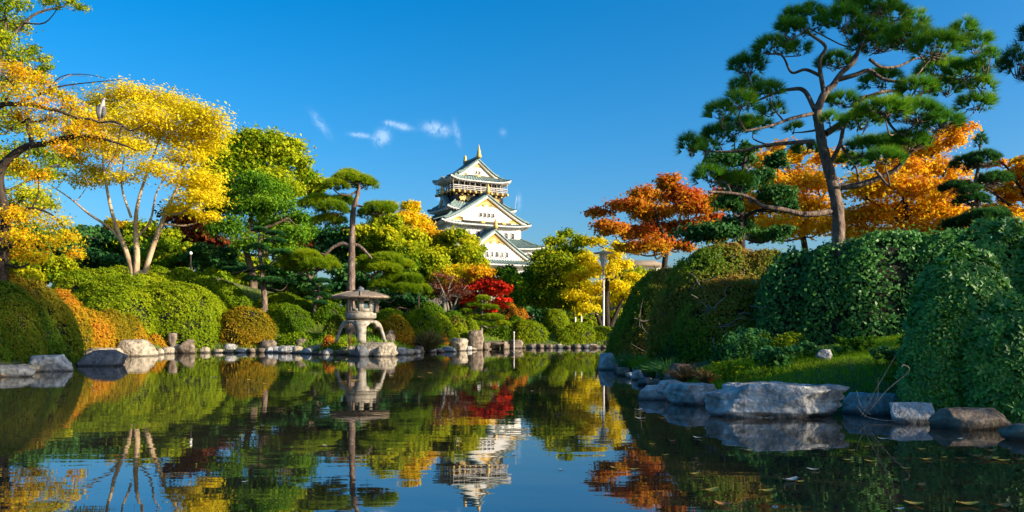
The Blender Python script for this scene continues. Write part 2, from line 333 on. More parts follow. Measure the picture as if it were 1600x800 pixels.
# ------------------------------------------------------------------ builders: shrubs
def dome_points(rng, n, cen, a, b, h, p, lump, ph, zmin=-.12):
    D = sph(rng, int(n*1.9)); D = D[D[:, 2] > zmin][:n]
    return D, dome_r(D, p, lump, ph)
def dome_r(D, p, lump, ph):
    q = (np.abs(D)**p).sum(1)**(-1/p)
    l = np.sin(D@ph[0]*3+ph[3, 0])*.5+np.sin(D@ph[1]*5+ph[3, 1])*.35+np.sin(D@ph[2]*9+ph[3, 2])*.25
    l = l+np.sin(D@ph[0]*13+ph[3, 1])*np.sin(D@ph[1]*15+ph[3, 2])*.45+np.sin(D@ph[2]*24+ph[3, 0])*np.sin(D@ph[1]*27+ph[3, 2])*.35
    return q*(1+lump*l)
def shrub(label, blobs, Y, mat, L=.07, seed=1, name='shrub', p=2.0, lump=.05, cover=2.6, asp=.55, cat='shrub', group='clipped shrubs round the pond', fuzz=.08, deep=.8, core=.90, out=1.0, rndb=(0., 1.), patch=1.0, twigs=0, tonez=0.):
    """clipped mound(s): blobs = (px, py_top, py_bot, halfwidth_px[, dY]); leaves on the shell over a solid core painted dark as inner shade"""
    rng = np.random.default_rng(seed); E = []
    for bl in blobs:
        px, pt, pb, hw = bl[:4]; Yc = Y+(bl[4] if len(bl) > 4 else 0); sc = Yc/FPX
        bd = hw*(bl[5] if len(bl) > 5 else deep)
        for _ in range(40):                       # keep the foot of the mound on dry land
            sc = Yc/FPX; xc = (px-800)*sc
            if min(float(pond_dist(xc, Yc-bd*sc)), float(pond_dist(xc-hw*sc*.75, Yc-bd*sc*.6)), float(pond_dist(xc+hw*sc*.75, Yc-bd*sc*.6))) > .3: break
            Yc += .2
        base = W(px, pb, Yc); top = W(px, pt, Yc)
        E.append((np.array([base[0], Yc, base[2]]), hw*sc, hw*sc*(bl[5] if len(bl) > 5 else deep), top[2]-base[2]))
    base = min((e[0] for e in E), key=lambda c: c[2])
    gz = float(ground(np.array([base[0]]), np.array([base[1]]))[0])
    t = thing(name, label, cat, (base[0], base[1], min(gz, base[2])), group)
    LV, LN, LR = [], [], []; CV, CF, nb = [], [], 0
    phs = [rng.normal(size=(4, 3)) for _ in E]
    for i, ((c, a, b, h), ph) in enumerate(zip(E, phs)):
        area = 2*math.pi*((a*b)**1.6/3+2*(a*h)**1.6/3)**(1/1.6)
        n = int(cover*area/(L*L*asp*.5)); D, r = dome_points(rng, n, c, a, b, h, p, lump, ph)
        S = np.array([a, b, h]); P = D*r[:, None]*S
        Nn = unit(D/S)
        dep = np.abs(rng.normal(size=len(P)))*fuzz
        stray = rng.uniform(size=len(P)) < .05
        P = P+Nn*(fuzz*.5-dep+stray*fuzz*1.6*rng.uniform(size=len(P)))[:, None]+c
        pn = .5+.5*np.sin(P@ph[0]*1.1+ph[3, 1])*np.cos(P@ph[1]*.9+ph[3, 2])
        rn = np.clip(rndb[0]+(rndb[1]-rndb[0])*(.5*rng.uniform(size=len(P))+.5*((1-patch)*.5+patch*pn))+tonez*(D[:, 2]-.5), 0, 1)  # tonez shifts leaf colour with height, painting sun onto the crest
        pit = sum(np.sin(P@rng.normal(size=3)*k_/(L*4)+rng.uniform(0, 6)) for k_ in (1, 1.3, .8, 1.7))
        keep = (pit < 1.15) | (rng.uniform(size=len(P)) < .30)       # thin spots where the dark core shows
        for j, (c2, a2, b2, h2) in enumerate(E):
            if j != i: 
                q = (P-c2)/np.array([a2, b2, h2]); keep &= (np.abs(q)**p).sum(1) > .80
        LV.append(P[keep]); LN.append(Nn[keep]); LR.append(rn[keep])
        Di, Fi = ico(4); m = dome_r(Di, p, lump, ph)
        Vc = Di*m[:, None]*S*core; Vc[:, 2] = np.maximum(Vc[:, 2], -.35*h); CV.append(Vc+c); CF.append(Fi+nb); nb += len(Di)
    P, N, rn = np.concatenate(LV), np.concatenate(LN), np.concatenate(LR)
    V, F = leafquads(rng, P, N*out+sph(rng, len(P))*.85, L, L*asp)
    part('branches', np.concatenate(CV), np.concatenate(CF), CORE, t, smooth=True)  # solid core, the shade of the interior put into its colour
    part('foliage', V, F, mat, t, attr=rn)
    if twigs:
        mb = MB()
        for _ in range(twigs):
            c, a, b, h = E[rng.integers(len(E))]; ang = rng.uniform(-2.6, -.5)
            x0 = c+np.array([a*.8*math.cos(ang), b*.97*math.sin(ang), h*rng.uniform(.1, .6)]); dirv = np.array([rng.uniform(-1, 1), -.4, rng.uniform(-.1, 1)])
            pts = [x0]
            for _k in range(4): dirv = unit(dirv+rng.normal(size=3)*.35); pts.append(pts[-1]+dirv*a*.13)
            mb.tube(smooth_path(pts, 3), np.linspace(.018, .006, 13), 4)
        mb.part('twigs', GREYBARK, t, kind='stuff')
    return t
# ------------------------------------------------------------------ builders: trees
def auto_lobes(cx, cy, rx, ry, n, size, seed, jit=.3):
    rng = np.random.default_rng(seed); out = []
    for k in range(n):
        a = k*2.39996; q = math.sqrt((k+.5)/n)
        out.append((cx+rx*q*math.cos(a)*.85, cy+ry*q*math.sin(a)*.85, size*(1+jit*rng.uniform(-1, 1)), size*.7*(1+jit*rng.uniform(-1, 1))))
    return out
def tree(label, Y, trunks, lobes, mat, n=20000, L=.14, bark=BARK, seed=1, flat=.75, depth=None, name='broadleaf_tree', cat='tree', sub=16, sig=.30, asp=.6, group=None, twigs=4, tone=(.4, .25, .35), toneup=0., shell=.45, limbs=True, lift=.35, crown='crown', gap=0.):
    rng = np.random.default_rng(seed); sc = Y/FPX
    tr = []
    for tk in trunks:
        pts = [W(q[0], q[1], Y+(q[3] if len(q) > 3 else 0)) for q in tk]; rad = [q[2]*sc for q in tk]
        tr.append((np.array(pts), np.array(rad)))
    b0 = tr[0][0][0]; gz = float(ground(np.array([b0[0]]), np.array([b0[1]]))[0])
    t = thing(name, label, cat, (b0[0], b0[1], min(gz, b0[2])), group)
    nodes = []
    for k, (pts, rad) in enumerate(tr):
        if k == 0 or tr[k][0][0][2] < gz+1.0 and pts[0][2] > gz:
            pts = np.vstack([[pts[0][0], pts[0][1], min(gz, pts[0][2])-.15], pts]); rad = np.concatenate([[rad[0]*1.25], rad])
        sp = smooth_path(pts, 4); sr = np.interp(np.linspace(0, 1, len(sp)), np.linspace(0, 1, len(rad)), rad)
        V, F = tube(sp, sr, 9 if k == 0 else 7); part('trunk' if k == 0 else 'limb', V, F, bark, t, smooth=True)
        nodes += [(p, r) for p, r in zip(sp, sr)]
    NP = np.array([q[0] for q in nodes]); NR = np.array([q[1] for q in nodes])
    xs = np.array([l[0] for l in lobes]); Dp = depth if depth is not None else .32*(xs.max()-xs.min()+2*np.mean([l[2] for l in lobes]))*sc
    PV, PN, PR = [], [], []; mb = MB(); area = np.array([l[2]*l[3] for l in lobes], float); area /= area.sum()
    cx = (xs.max()+xs.min())/2; hw = (xs.max()-xs.min())/2+1e-6
    for l, fr in zip(lobes, area):
        dy = l[4] if len(l) > 4 else rng.uniform(-1, 1)*Dp*math.sqrt(max(.15, 1-((l[0]-cx)/hw)**2*.8))
        c = W(l[0], l[1], Y); c = np.array([c[0]*(Y+dy)/Y, Y+dy, CH+(c[2]-CH)*(Y+dy)/Y]); rx, rz = l[2]*sc, l[3]*sc; S = np.array([rx, min(rx, max(rz, rx*.7)), rz])
        lt = rng.uniform(-1, 1)*tone[0]
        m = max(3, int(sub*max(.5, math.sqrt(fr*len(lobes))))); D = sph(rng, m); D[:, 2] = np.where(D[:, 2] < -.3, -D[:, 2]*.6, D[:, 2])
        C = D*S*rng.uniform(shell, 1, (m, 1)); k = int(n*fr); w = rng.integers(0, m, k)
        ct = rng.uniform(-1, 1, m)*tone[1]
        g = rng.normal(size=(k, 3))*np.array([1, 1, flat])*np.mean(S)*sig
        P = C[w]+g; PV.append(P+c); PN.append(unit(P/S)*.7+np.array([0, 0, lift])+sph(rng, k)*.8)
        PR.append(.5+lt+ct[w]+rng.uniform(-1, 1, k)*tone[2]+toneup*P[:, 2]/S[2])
        if limbs:
            q = NP-c; dd = np.linalg.norm(q*np.array([1, 1, .8]), axis=1)+np.where(NP[:, 2] > c[2]-.15*rz, 2*rz+np.abs(NP[:, 2]-c[2]), 0); i = int(dd.argmin())
            a = NP[i]; mid = a*.45+c*.55+np.array([0, 0, -.12*np.linalg.norm(c-a)])+rng.normal(size=3)*.06*np.linalg.norm(c-a)
            pth = smooth_path([a, mid, c+np.array([0, 0, .1*rz])], 4); r0 = min(NR[i]*.65, .02+.025*np.linalg.norm(c-a))
            mb.tube(pth, np.linspace(r0, r0*.4, len(pth)), 6)
            for _ in range(twigs):
                e = C[rng.integers(m)]+c; mm = (c+e)/2+rng.normal(size=3)*.12*rx
                mb.tube(smooth_path([c*.9+a*.1, mm, e], 3), np.linspace(r0*.35, r0*.1, 7), 4)
    P, N, rn = np.concatenate(PV), np.concatenate(PN), np.clip(np.concatenate(PR), 0, 1)
    if gap:
        f = np.sin(P@rng.normal(size=3)*2.2/(rx+.2))+np.sin(P@rng.normal(size=3)*2.6/(rx+.2)); kp = f > -2+gap*2; P, N, rn = P[kp], N[kp], rn[kp]
    V, F = leafquads(rng, P, N, L, L*asp)
    part(crown, V, F, mat, t, attr=rn)
    if mb.n: mb.part('branches', bark, t, smooth=True, kind='stuff')
    return t, NP, NR
def needles(rng, P, D, k, L, w, spread=.75):
    """k thin needles fanning from each tuft point P about direction D"""
    n = len(P); D = unit(D)
    d = unit(np.repeat(D, k, 0)+sph(rng, n*k)*spread); p = np.repeat(P, k, 0); s = L*rng.uniform(.7, 1.15, (n*k, 1))
    side = unit(np.cross(d, sph(rng, n*k)))*w/2
    V = np.stack([p-side, p+side, p+d*s], 1).reshape(-1, 3)
    return V, np.arange(3*n*k).reshape(-1, 3)
def pine(label, Y, trunk, limbs, pads, mat=NEEDLE, bark=PINEBARK, seed=1, dens=1.0, L=.13, w=.008, k=26, depth=None, name='pine_tree', cat='tree', thick=.5, group=None, spread=.75, auto=True, padname='needle_pad', sub=None):
    rng = np.random.default_rng(seed); sc = Y/FPX
    pts = np.array([W(q[0], q[1], Y+(q[3] if len(q) > 3 else 0)) for q in trunk]); rad = np.array([q[2]*sc for q in trunk]); b0 = pts[0]
    gz = float(ground(np.array([b0[0]]), np.array([b0[1]]))[0])
    t = thing(name, label, cat, (b0[0], b0[1], min(gz, b0[2])), group)
    pts = np.vstack([[b0[0], b0[1], min(gz, b0[2])-.15], pts]); rad = np.concatenate([[rad[0]*1.3], rad])
    sp = smooth_path(pts, 5); sr = np.interp(np.linspace(0, 1, len(sp)), np.linspace(0, 1, len(rad)), rad)
    V, F = tube(sp, sr*(1+.06*np.sin(np.arange(len(sp))*2.1)), 10); part('trunk', V, F, bark, t, smooth=True)
    NP, NR = list(sp), list(sr)
    for lb in limbs:
        lp = np.array([W(q[0], q[1], Y+(q[3] if len(q) > 3 else 0)) for q in lb]); lr = np.array([q[2]*sc for q in lb])
        lp[1:-1] += rng.normal(size=(len(lp)-2, 3))*.02
        s2 = smooth_path(lp, 5); r2 = np.interp(np.linspace(0, 1, len(s2)), np.linspace(0, 1, len(lr)), lr)
        V, F = tube(s2, r2, 8); part('limb', V, F, bark, t, smooth=True); NP += list(s2); NR += list(r2)
    NP, NR = np.array(NP), np.array(NR)
    xs = np.array([p[0] for p in pads]); cx = (xs.min()+xs.max())/2; hw = (xs.max()-xs.min())/2+1e-6
    Dp = depth if depth is not None else .3*(xs.max()-xs.min())*sc
    for pd in pads:
        px, py, rx, ry = pd[:4]; dy = pd[4] if len(pd) > 4 else rng.uniform(-1, 1)*Dp*math.sqrt(max(.1, 1-((px-cx)/hw)**2*.9))
        c = W(px, py, Y+dy); S = np.array([rx, rx*.8, ry])*sc
        ar = 4*S[0]*S[1]+4*S[0]*S[2]; m = max(6, int(ar*dens*80))
        D = sph(rng, m); D[:, 2] = np.where(D[:, 2] < -.25, np.abs(D[:, 2]), D[:, 2])
        P = D*S*rng.uniform(.45, .92, (m, 1))**.7; dr = unit(P/S*np.array([1, 1, .8])+np.array([0, 0, .55])+rng.normal(size=(m, 3))*.25)
        V, F = needles(rng, P+c, dr, k, L, w, spread)
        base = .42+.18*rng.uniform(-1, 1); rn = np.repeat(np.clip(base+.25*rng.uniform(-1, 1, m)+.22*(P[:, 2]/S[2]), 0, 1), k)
        pp = part(padname, V, F, mat, t, attr=rn)
        mb = MB()
        if auto:
            q = NP-c; dd = np.linalg.norm(q, axis=1)+np.where(NP[:, 2] > c[2]+.3, 1.5, 0); i = int(dd.argmin()); a = NP[i]; dst = np.linalg.norm(c-a)
            g1 = a*.6+c*.4+rng.normal(size=3)*.12*dst+np.array([0, 0, -.10*dst]); g2 = a*.25+c*.75+rng.normal(size=3)*.10*dst+np.array([0, 0, -.12*dst])
            pth = smooth_path([a, g1, g2, c-np.array([0, 0, .3*S[2]])], 4); r0 = min(NR[i]*.7, .018+.022*dst)
            mb.tube(pth, np.linspace(r0, .012, len(pth)), 6)
        for _ in range(sub if sub is not None else max(4, m//8)):
            e = P[rng.integers(m)]+c; s0 = c-np.array([0, 0, .35*S[2]])+rng.normal(size=3)*S*.15
            mb.tube(smooth_path([s0, (s0+e)/2+np.array([0, 0, -.12*S[2]])+rng.normal(size=3)*S*.08, e], 2), np.linspace(.014, .004, 5), 3)
        mb.part('twigs', bark, pp, smooth=True, kind='stuff')
    return t
# ------------------------------------------------------------------ the castle tower
def build_castle():
    Yc = 256.0; ctr = np.array([(737-800)*Yc/FPX, Yc, 0.0]); TH = R(30); c_, s_ = math.cos(TH), math.sin(TH)
    M = np.array([[c_, s_, 0], [-s_, c_, 0], [0, 0, 1]])
    g0 = float(ground(np.array([ctr[0]]), np.array([ctr[1]]))[0])
    t = thing('castle_tower', 'white castle tower with stacked green tiled roofs and gold gable ornaments behind autumn trees', 'castle', (ctr[0], ctr[1], g0))
    X = lambda V: np.asarray(V, float) @ M + ctr
    def lp(name, V, F, mat, parent=t, **k): return part(name, X(V), F, mat, parent, **k)
    def box(cx, cy, cz, dx, dy, dz):
        m = MB(); m.box((cx, cy, cz), (dx, dy, dz)); return np.concatenate(m.V), [np.concatenate(f) for f in m.F.values()]
    def wall(name, hx, hy, z0, z1, mat=PLASTER): V, F = box(0, 0, (z0+z1)/2, 2*hx, 2*hy, z1-z0); return lp(name, V, F, mat)
    def skirt(ix, iy, zi, ex, ey, ze, lift=.9, bump=None, thick=.45):
        ns, nt_ = 24, 6; Vt, Vb, Ft, Fb = [], [], [], []; n = 0; EV, EF, en = [], [], 0
        for side in range(4):
            s = np.linspace(-1, 1, ns+1); tt = np.linspace(0, 1, nt_+1); S, T = np.meshgrid(s, tt)
            a, b = ((ix, ex), (iy, ey)) if side % 2 == 0 else ((iy, ey), (ix, ex))
            u = S*(a[0]+(a[1]-a[0])*T); v = -(b[0]+(b[1]-b[0])*T)
            z = ze+(zi-ze)*(1-T)**1.25+lift*np.abs(S)**5*T**2
            if bump and side in bump: z = z+bump[side]*np.exp(-(S/.30)**2)*T**1.5
            ca, sa = [(1, 0), (0, 1), (-1, 0), (0, -1)][side]
            P = np.stack([u*ca-v*sa, u*sa+v*ca, z], -1).reshape(-1, 3)
            i = np.arange((ns+1)*(nt_+1)).reshape(nt_+1, ns+1)
            f = np.stack([i[1:, :-1], i[1:, 1:], i[:-1, 1:], i[:-1, :-1]], -1).reshape(-1, 4)
            Vt.append(P); Ft.append(f+n); n += len(P)
            # white plastered eave: edge board plus soffit
            e = P.reshape(nt_+1, ns+1, 3); top = e[-1]*np.array([1, 1, 1]); lo = top-np.array([0, 0, thick]); inn = e[0].copy(); inn = e[0]*.35+e[-1]*.65; inn[:, 2] = top[:, 2]*.5+ze*.5-thick*1.3
            inn2 = e[0].copy(); inn2[:, 2] = ze-thick*1.1
            Q = np.concatenate([top-np.array([0, 0, .04]), lo, inn2]); k = ns+1; j = np.arange(ns)
            EV.append(Q); EF.append(np.concatenate([np.stack([j+k, j+1+k, j+1, j], 1), np.stack([j+2*k, j+1+2*k, j+1+k, j+k], 1)])+en); en += len(Q)
        r = lp('roof', np.concatenate(Vt), np.concatenate(Ft), TILE, smooth=True)
        rib = MB()
        for side in range(4):
            P = Vt[side].reshape(nt_+1, ns+1, 3); a = (ex if side % 2 == 0 else ey); nr = int(a*2/1.1)
            for q in range(nr+1):
                f = q/nr*ns; i = min(int(f), ns-1); w = f-i; L = P[:, i]*(1-w)+P[:, i+1]*w+np.array([0, 0, .05]); rib.tube(X(L)[[0, 2, 4, 6]], .17, 3)
        rib.part('tile_ribs', TILE, r, kind='stuff')
        lp('eave', np.concatenate(EV), np.concatenate(EF), PLASTER, r)
        raf = MB(); 
        for side in range(4):
            P = Vt[side].reshape(nt_+1, ns+1, 3); a = (ex if side % 2 == 0 else ey); nr = int(a*2/.9)
            for q in range(1, nr):
                f = q/nr*ns; i = min(int(f), ns-1); w = f-i; L = P[-1, i]*(1-w)+P[-1, i+1]*w; d = unit(P[0, i]-P[-1, i]); d[2] = 0
                raf.tube(X(np.array([L+d*.1-[0, 0, thick+.12], L+d*1.1-[0, 0, thick+.16]])), .16, 4)
        raf.part('rafter_ends', PLASTER, r, kind='stuff')
        for sx in (-1, 1):                     # hips
            for sy in (-1, 1):
                pts = [(sx*(ix+(ex-ix)*q), sy*(iy+(ey-iy)*q), ze+(zi-ze)*(1-q)**1.25+lift*q*q+.2) for q in np.linspace(0, 1.02, 6)]
                m = MB(); m.tube(X(pts), .33, 6); m.part('hip_ridge', TILE, r, smooth=True)
                e = pts[-1]; m = MB(); m.lathe([(.28, -.3), (.42, .1), (.3, .6), (.05, .95)], X([e])[0], 6); m.part('corner_finial', GOLDM, r)
        return r
    def gable(cx, y0, y1, z0, H, hw, rot=0, windows=0, wz=0, ww=.95, wh=1.25, ws=1.45, lattice=False, fin=True, gold=True, over=.9):
        """triangular gable: face at y0 (towards the viewer), roof running back to y1; rot turns it round the tower axis"""
        ca, sa = math.cos(rot), math.sin(rot)
        def L(V): V = np.asarray(V, float); return np.stack([V[:, 0]*ca-V[:, 1]*sa, V[:, 0]*sa+V[:, 1]*ca, V[:, 2]], 1)
        def prof(k, f=1.0, dz=0.): q = np.linspace(0, 1, k); return q*hw*f, z0+H*(1-q)**1.18*1.0+dz
        k = 9; q, z = prof(k)
        V = [(cx+s*x, y0, zz) for s in (-1, 1) for x, zz in zip(q*.93, z-.35)]+[(cx+s*x, y0, z0-.4) for s in (-1, 1) for x in q*.93]
        F = []
        for s in (0, 1):
            for i in range(k-1):
                a, b, c, d = s*k+i, s*k+i+1, 2*k+s*k+i+1, 2*k+s*k+i; F.append([a, b, c, d] if s else [d, c, b, a])
        g = lp('gable_wall', L(V), [F], PLASTER)
        for s in (-1, 1):
            qx, qz = prof(k, 1.08, .35); qz[-1] += .25; m = []
            for yy in (y0-over, y1):
                m += [(cx+s*x, yy, zz) for x, zz in zip(qx, qz)]
            for yy in (y0-over, y1):
                m += [(cx+s*x, yy, zz-.5) for x, zz in zip(qx, qz)]
            i = np.arange(k-1); F = np.concatenate([np.stack([i, i+1, k+i+1, k+i], 1), np.stack([3*k+i, 3*k+i+1, 2*k+i+1, 2*k+i], 1), np.stack([2*k+i, 2*k+i+1, i+1, i], 1), np.stack([k+i, k+i+1, 3*k+i+1, 3*k+i], 1)])
            if s < 0: F = F[:, ::-1]
            rf = lp('gable_roof', L(m), F, TILE, smooth=False)
            m = MB()
            for nr in range(1, max(3, int(hw*1.25))):
                pass
            yy = np.arange(y0-over+.5, y1, 1.1)
            for yv in yy: m.tube(X(L([(cx+s*x, yv, zz+.06) for x, zz in zip(qx[::2], qz[::2])])), .16, 3)
            if len(yy): m.part('tile_ribs', TILE, rf, kind='stuff')
            # white barge board with a gilt edge under the roof edge
            for nm, mt, off, wd, yo in (('barge_board', PLASTER, .52, .75, -.55), ('gilt_edge', GOLDM, 1.27, .16, -.5)):
                bx, bz = prof(k, 1.05, .35-off); V = [(cx+s*x, y0+yo, zz) for x, zz in zip(bx, bz)]+[(cx+s*x, y0+yo, zz-wd) for x, zz in zip(bx, bz)]+[(cx+s*x, y0+yo+.3, zz) for x, zz in zip(bx, bz)]+[(cx+s*x, y0+yo+.3, zz-wd) for x, zz in zip(bx, bz)]
                F = np.concatenate([np.stack([k+i, k+i+1, i+1, i], 1), np.stack([3*k+i, 3*k+i+1, k+i+1, k+i], 1)]); F = F if s > 0 else F[:, ::-1]
                lp(nm, L(V), F, mt, g)
            if gold and H > 4:                  # gilt corner plates
                fx = hw*.90
                V = [(cx+s*fx, y0-.06, z0-.05), (cx+s*fx*.66, y0-.06, z0-.05), (cx+s*fx*.66, y0-.06, z0+H*.10), (cx+s*fx*.76, y0-.06, z0+H*.14)]
                V += [(a, b+.05, c) for a, b, c in V]; F = [[0, 1, 2, 3], [4, 5, 6, 7], [0, 1, 5, 4], [1, 2, 6, 5], [2, 3, 7, 6], [3, 0, 4, 7]]; lp('gilt_corner_plate', L(V), F, GOLDM, g)
        m = MB(); m.tube(X(L([(cx, y0-over-.1, z0+H+.75), (cx, (y0+y1)/2, z0+H+.62), (cx, y1, z0+H+.75)])), .5, 6); m.part('ridge', TILE, t)
        if gold and H > 4:                      # gilt pendant below the apex, with scrolls
            pts = [(0, .97), (.16, .80), (.30, .66), (.27, .60), (.15, .70), (.09, .62), (.0, .74), (-.09, .62), (-.15, .70), (-.27, .60), (-.30, .66), (-.16, .80)]
            V = [(cx+x*hw*.93, y0-.12, z0+(H-.9)*zz**1.05) for x, zz in pts]; nn = len(V); V += [(a, b+.1, c) for a, b, c in V]; V += [(cx, y0-.12, z0+(H-.9)*.80)]
            F3 = [[i, (i+1) % nn, 2*nn] for i in range(nn)]; F4 = [[i, (i+1) % nn, nn+(i+1) % nn, nn+i] for i in range(nn)]
            lp('gilt_pendant', L(V), [np.array(F3), np.array(F4)], GOLDM, g)
            bV, bF = box(cx, y0-.18, z0-.25, hw*1.25, .3, .55); lp('gable_beam', L(bV), bF, BROWNW, g)
            for xx in ((-0.0,) if H < 6 else (-.12, .42)):
                bV, bF = box(cx+xx*hw, y0-.36, z0-.2, 1.7, .14, .75); lp('gilt_plate', L(bV), bF, GOLDM, g)
        if lattice:
            m = MB()
            for xx in np.arange(-hw*.72, hw*.72, .75):
                hmax = H*(1-abs(xx)/hw)**1.18*.72
                if hmax > .7: V, F = box(cx+xx, y0-.05, z0+.35+hmax/2, .22, .12, hmax); m.add(X(L(V)), *F)
            m.part('lattice_slats', WHITEP, g, kind='stuff')
        for i in range(windows):
            xx = cx+(i-(windows-1)/2)*ws; window(L, xx, y0, wz, ww, wh, g)
        if fin:
            e = X(L([(cx, y0-over+.1, z0+H+.9)]))[0]; m = MB()
            m.lathe([(.75, -.4), (.85, .3), (.55, .9), (.62, 1.4), (.38, 2.1), (.22, 3.0), (.03, 3.9)] if H > 4 and fin == 2 else [(.6, -.6), (.75, .1), (.6, .9), (.4, 1.7), (.12, 2.4)], e, 8); m.part('gilt_finial', GOLDM, t)
        return g
    def window(L, xx, y0, wz, ww, wh, parent):
        V, F = box(xx, y0-.02, wz, ww, .16, wh); w = lp('window', L(V), F, GLASSD, parent if parent is t else t)
        fr = MB()
        for dx in (-ww/2, ww/2): V, F = box(xx+dx, y0-.10, wz, .16, .2, wh+.2); fr.add(X(L(V)), *F)
        for dz in (-wh/2, wh/2): V, F = box(xx, y0-.105, wz+dz, ww+.1, .2, .16); fr.add(X(L(V)), *F)
        fr.part('frame', PLASTER, w)
        fr = MB()
        for dx in (-ww/6, ww/6): V, F = box(xx+dx, y0-.11, wz, .10, .1, wh); fr.add(X(L(V)), *F)
        fr.part('bars', BROWNW, w, kind='stuff')
    I = lambda V: np.asarray(V, float)
    LEFT = lambda V: np.stack([np.asarray(V)[:, 1], -np.asarray(V)[:, 0], np.asarray(V)[:, 2]], 1)   # faces the -x side
    # stone base and storeys, bottom up
    m = MB(); V, F = box(0, 0, 6, 46, 40, 16); m.add(X(V), *F); m.part('stone_base', ROCK, t)
    wall('storey_wall', 18.5, 15, 13.5, 20.5); skirt(15.6, 12, 23.2, 22, 18, 20.0)
    wall('storey_wall', 15.6, 12, 20.6, 26.4); skirt(13, 8.8, 28.7, 19.0, 14.2, 25.4, 1.0)
    wall('storey_wall', 13, 8.8, 25.6, 33.0); skirt(9.6, 5.6, 36.6, 15.6, 11, 32.5, 1.0)
    wall('storey_wall', 9.8, 5.8, 32.8, 38.4); skirt(8.4, 5.2, 40.0, 12.1, 7.6, 37.3, 1.0)
    wall('tiger_frieze', 8.5, 5.3, 38.8, 43.0, BLACKW)
    wall('top_storey_wall', 7.0, 4.2, 42.6, 47.2, BLACKW)
    skirt(6.4, 3.6, 49.0, 10.6, 6.9, 46.6, 1.1, bump={3: 1.3})
    # gables: top, middle, lower, and the small side ones
    gable(0, -4.2, 4.2, 48.5, 5.0, 6.6, 0, 2, 49.5, .7, .9, 1.15, fin=2)
    gable(0, 4.2, -3.4, 48.5, 5.0, 6.6, 0, fin=0, gold=False, over=-.9)
    m = MB(); m.lathe([(.55, -.6), (.75, .1), (.6, .8), (.45, 1.4), (.5, 1.9), (.12, 2.5)], X([(0, 4.6, 54.1)])[0], 8); m.part('gilt_finial', GOLDM, t)
    gable(0, -10.2, -2, 33.4, 8.2, 13.6, 0, 4, 35.4, .95, 1.3, 1.45)
    gable(0, -15.0, -6, 20.6, 9.8, 14.2, 0, 6, 23.0, 1.1, 1.6, 1.72, lattice=True)
    gable(0, -9.8, -3, 37.9, 4.2, 3.6, R(-90), fin=1, gold=False, over=.6)
    for zz, hx, hy, xs in ((29.6, 13, 8.8, (-8.9, -6.6, -2.2, 0.2, 4.8, 7.6, 9.9)), (35.2, 9.8, 5.8, ()), (17.0, 18.5, 15, (-12, -9, 8, 11, 14)), (23.2, 15.6, 12, (-13, 12.2, 14.0))):
        for x in xs: window(I, x, -hy, zz, 1.15, 1.9, t)
    for zz, hx, ys in ((35.0, 9.8, (-4.2, -1.6, 1.2, 3.6)), (29.6, 13, (-6.6, -4.4, 3, 5))):
        for y in ys: window(LEFT, y, -hx, zz, 1.1, 1.8, t)
    # balcony with railing, thin posts of the safety net, gilt fittings
    V, F = box(0, 0, 42.9, 19.2, 12.6, .5); deck = lp('balcony', V, F, BROWNW)
    for zz, th in ((44.7, .16), (44.15, .12), (43.6, .12)):
        m = MB()
        for a, b in (((-9.5, -6.2), (9.5, -6.2)), ((9.5, -6.2), (9.5, 6.2)), ((9.5, 6.2), (-9.5, 6.2)), ((-9.5, 6.2), (-9.5, -6.2))): m.tube(X([(*a, zz), (*b, zz)]), th, 4)
        m.part('railing', STEEL, deck)
    posts = [(x, y) for y in (-6.2, 6.2) for x in np.linspace(-9.5, 9.5, 11)]+[(x, y) for x in (-9.5, 9.5) for y in np.linspace(-6.2, 6.2, 7)[1:-1]]
    for x, y in posts:
        m = MB(); m.tube(X([(x, y, 43.1), (x, y, 46.9)]), .06, 4); m.part('net_post', STEEL, deck)
        if y < 0 or x < 0: m = MB(); m.box(X([(x, y, 42.9)])[0], (.7, .7, .75), TH); m.part('gilt_fitting', GOLDM, deck)
    for x in np.linspace(-7.0, 7.0, 7):
        V, F = box(x, -4.26, 45.0, 1.5, .1, 2.2); lp('top_window', V, F, GLASSD)
        V, F = box(x+1.05, -4.27, 45.0, .3, .14, 3.0); lp('pillar', V, F, STEEL)
    # gilt animal reliefs and blossom bosses on the black frieze
    for L, xs, y0 in ((I, (-5.2, 5.6), -5.34), (LEFT, (-1.0,), -8.54)):
        for cx, flip in zip(xs, (1, -1)):
            pts = [(-1.9, .1), (-1.5, .8), (-.9, .55), (-.3, 1.0), (.6, .85), (1.2, 1.1), (1.9, .7), (1.7, .1), (2.1, -.6), (1.4, -.5), (1.0, -1.0), (.5, -.4), (-.3, -.9), (-.6, -.3), (-1.4, -.9), (-1.5, -.3)]
            V = [(cx+x*flip, y0-.15, 40.9+z*.9) for x, z in pts]; nn = len(V); V += [(a, y0+.05, c) for a, _, c in V]+[(cx, y0-.3, 41.0)]
            lp('gilt_relief', L(V), [np.array([[i, (i+1) % nn, 2*nn] for i in range(nn)]), np.array([[i, (i+1) % nn, nn+(i+1) % nn, nn+i] for i in range(nn)])], GOLDM)
    for L, xs, y0 in ((I, np.linspace(-8, 8, 9), -5.34), (LEFT, np.linspace(-4.8, 4.8, 5), -8.54)):
        for x in xs:
            for zz in (42.3, 39.6):
                a = np.arange(8)*math.pi/4; V = [(x+(.45 if i % 2 else .28)*math.cos(q), y0-.1, zz+(.45 if i % 2 else .28)*math.sin(q)) for i, q in enumerate(a)]+[(x, y0-.22, zz)]+[(x+.4*math.cos(q), y0+.03, zz+.4*math.sin(q)) for q in a]
                lp('gilt_boss', L(V), [np.array([[i, (i+1) % 8, 8] for i in range(8)]), np.array([[i, (i+1) % 8, 9+(i+1) % 8, 9+i] for i in range(8)])], GOLDM)
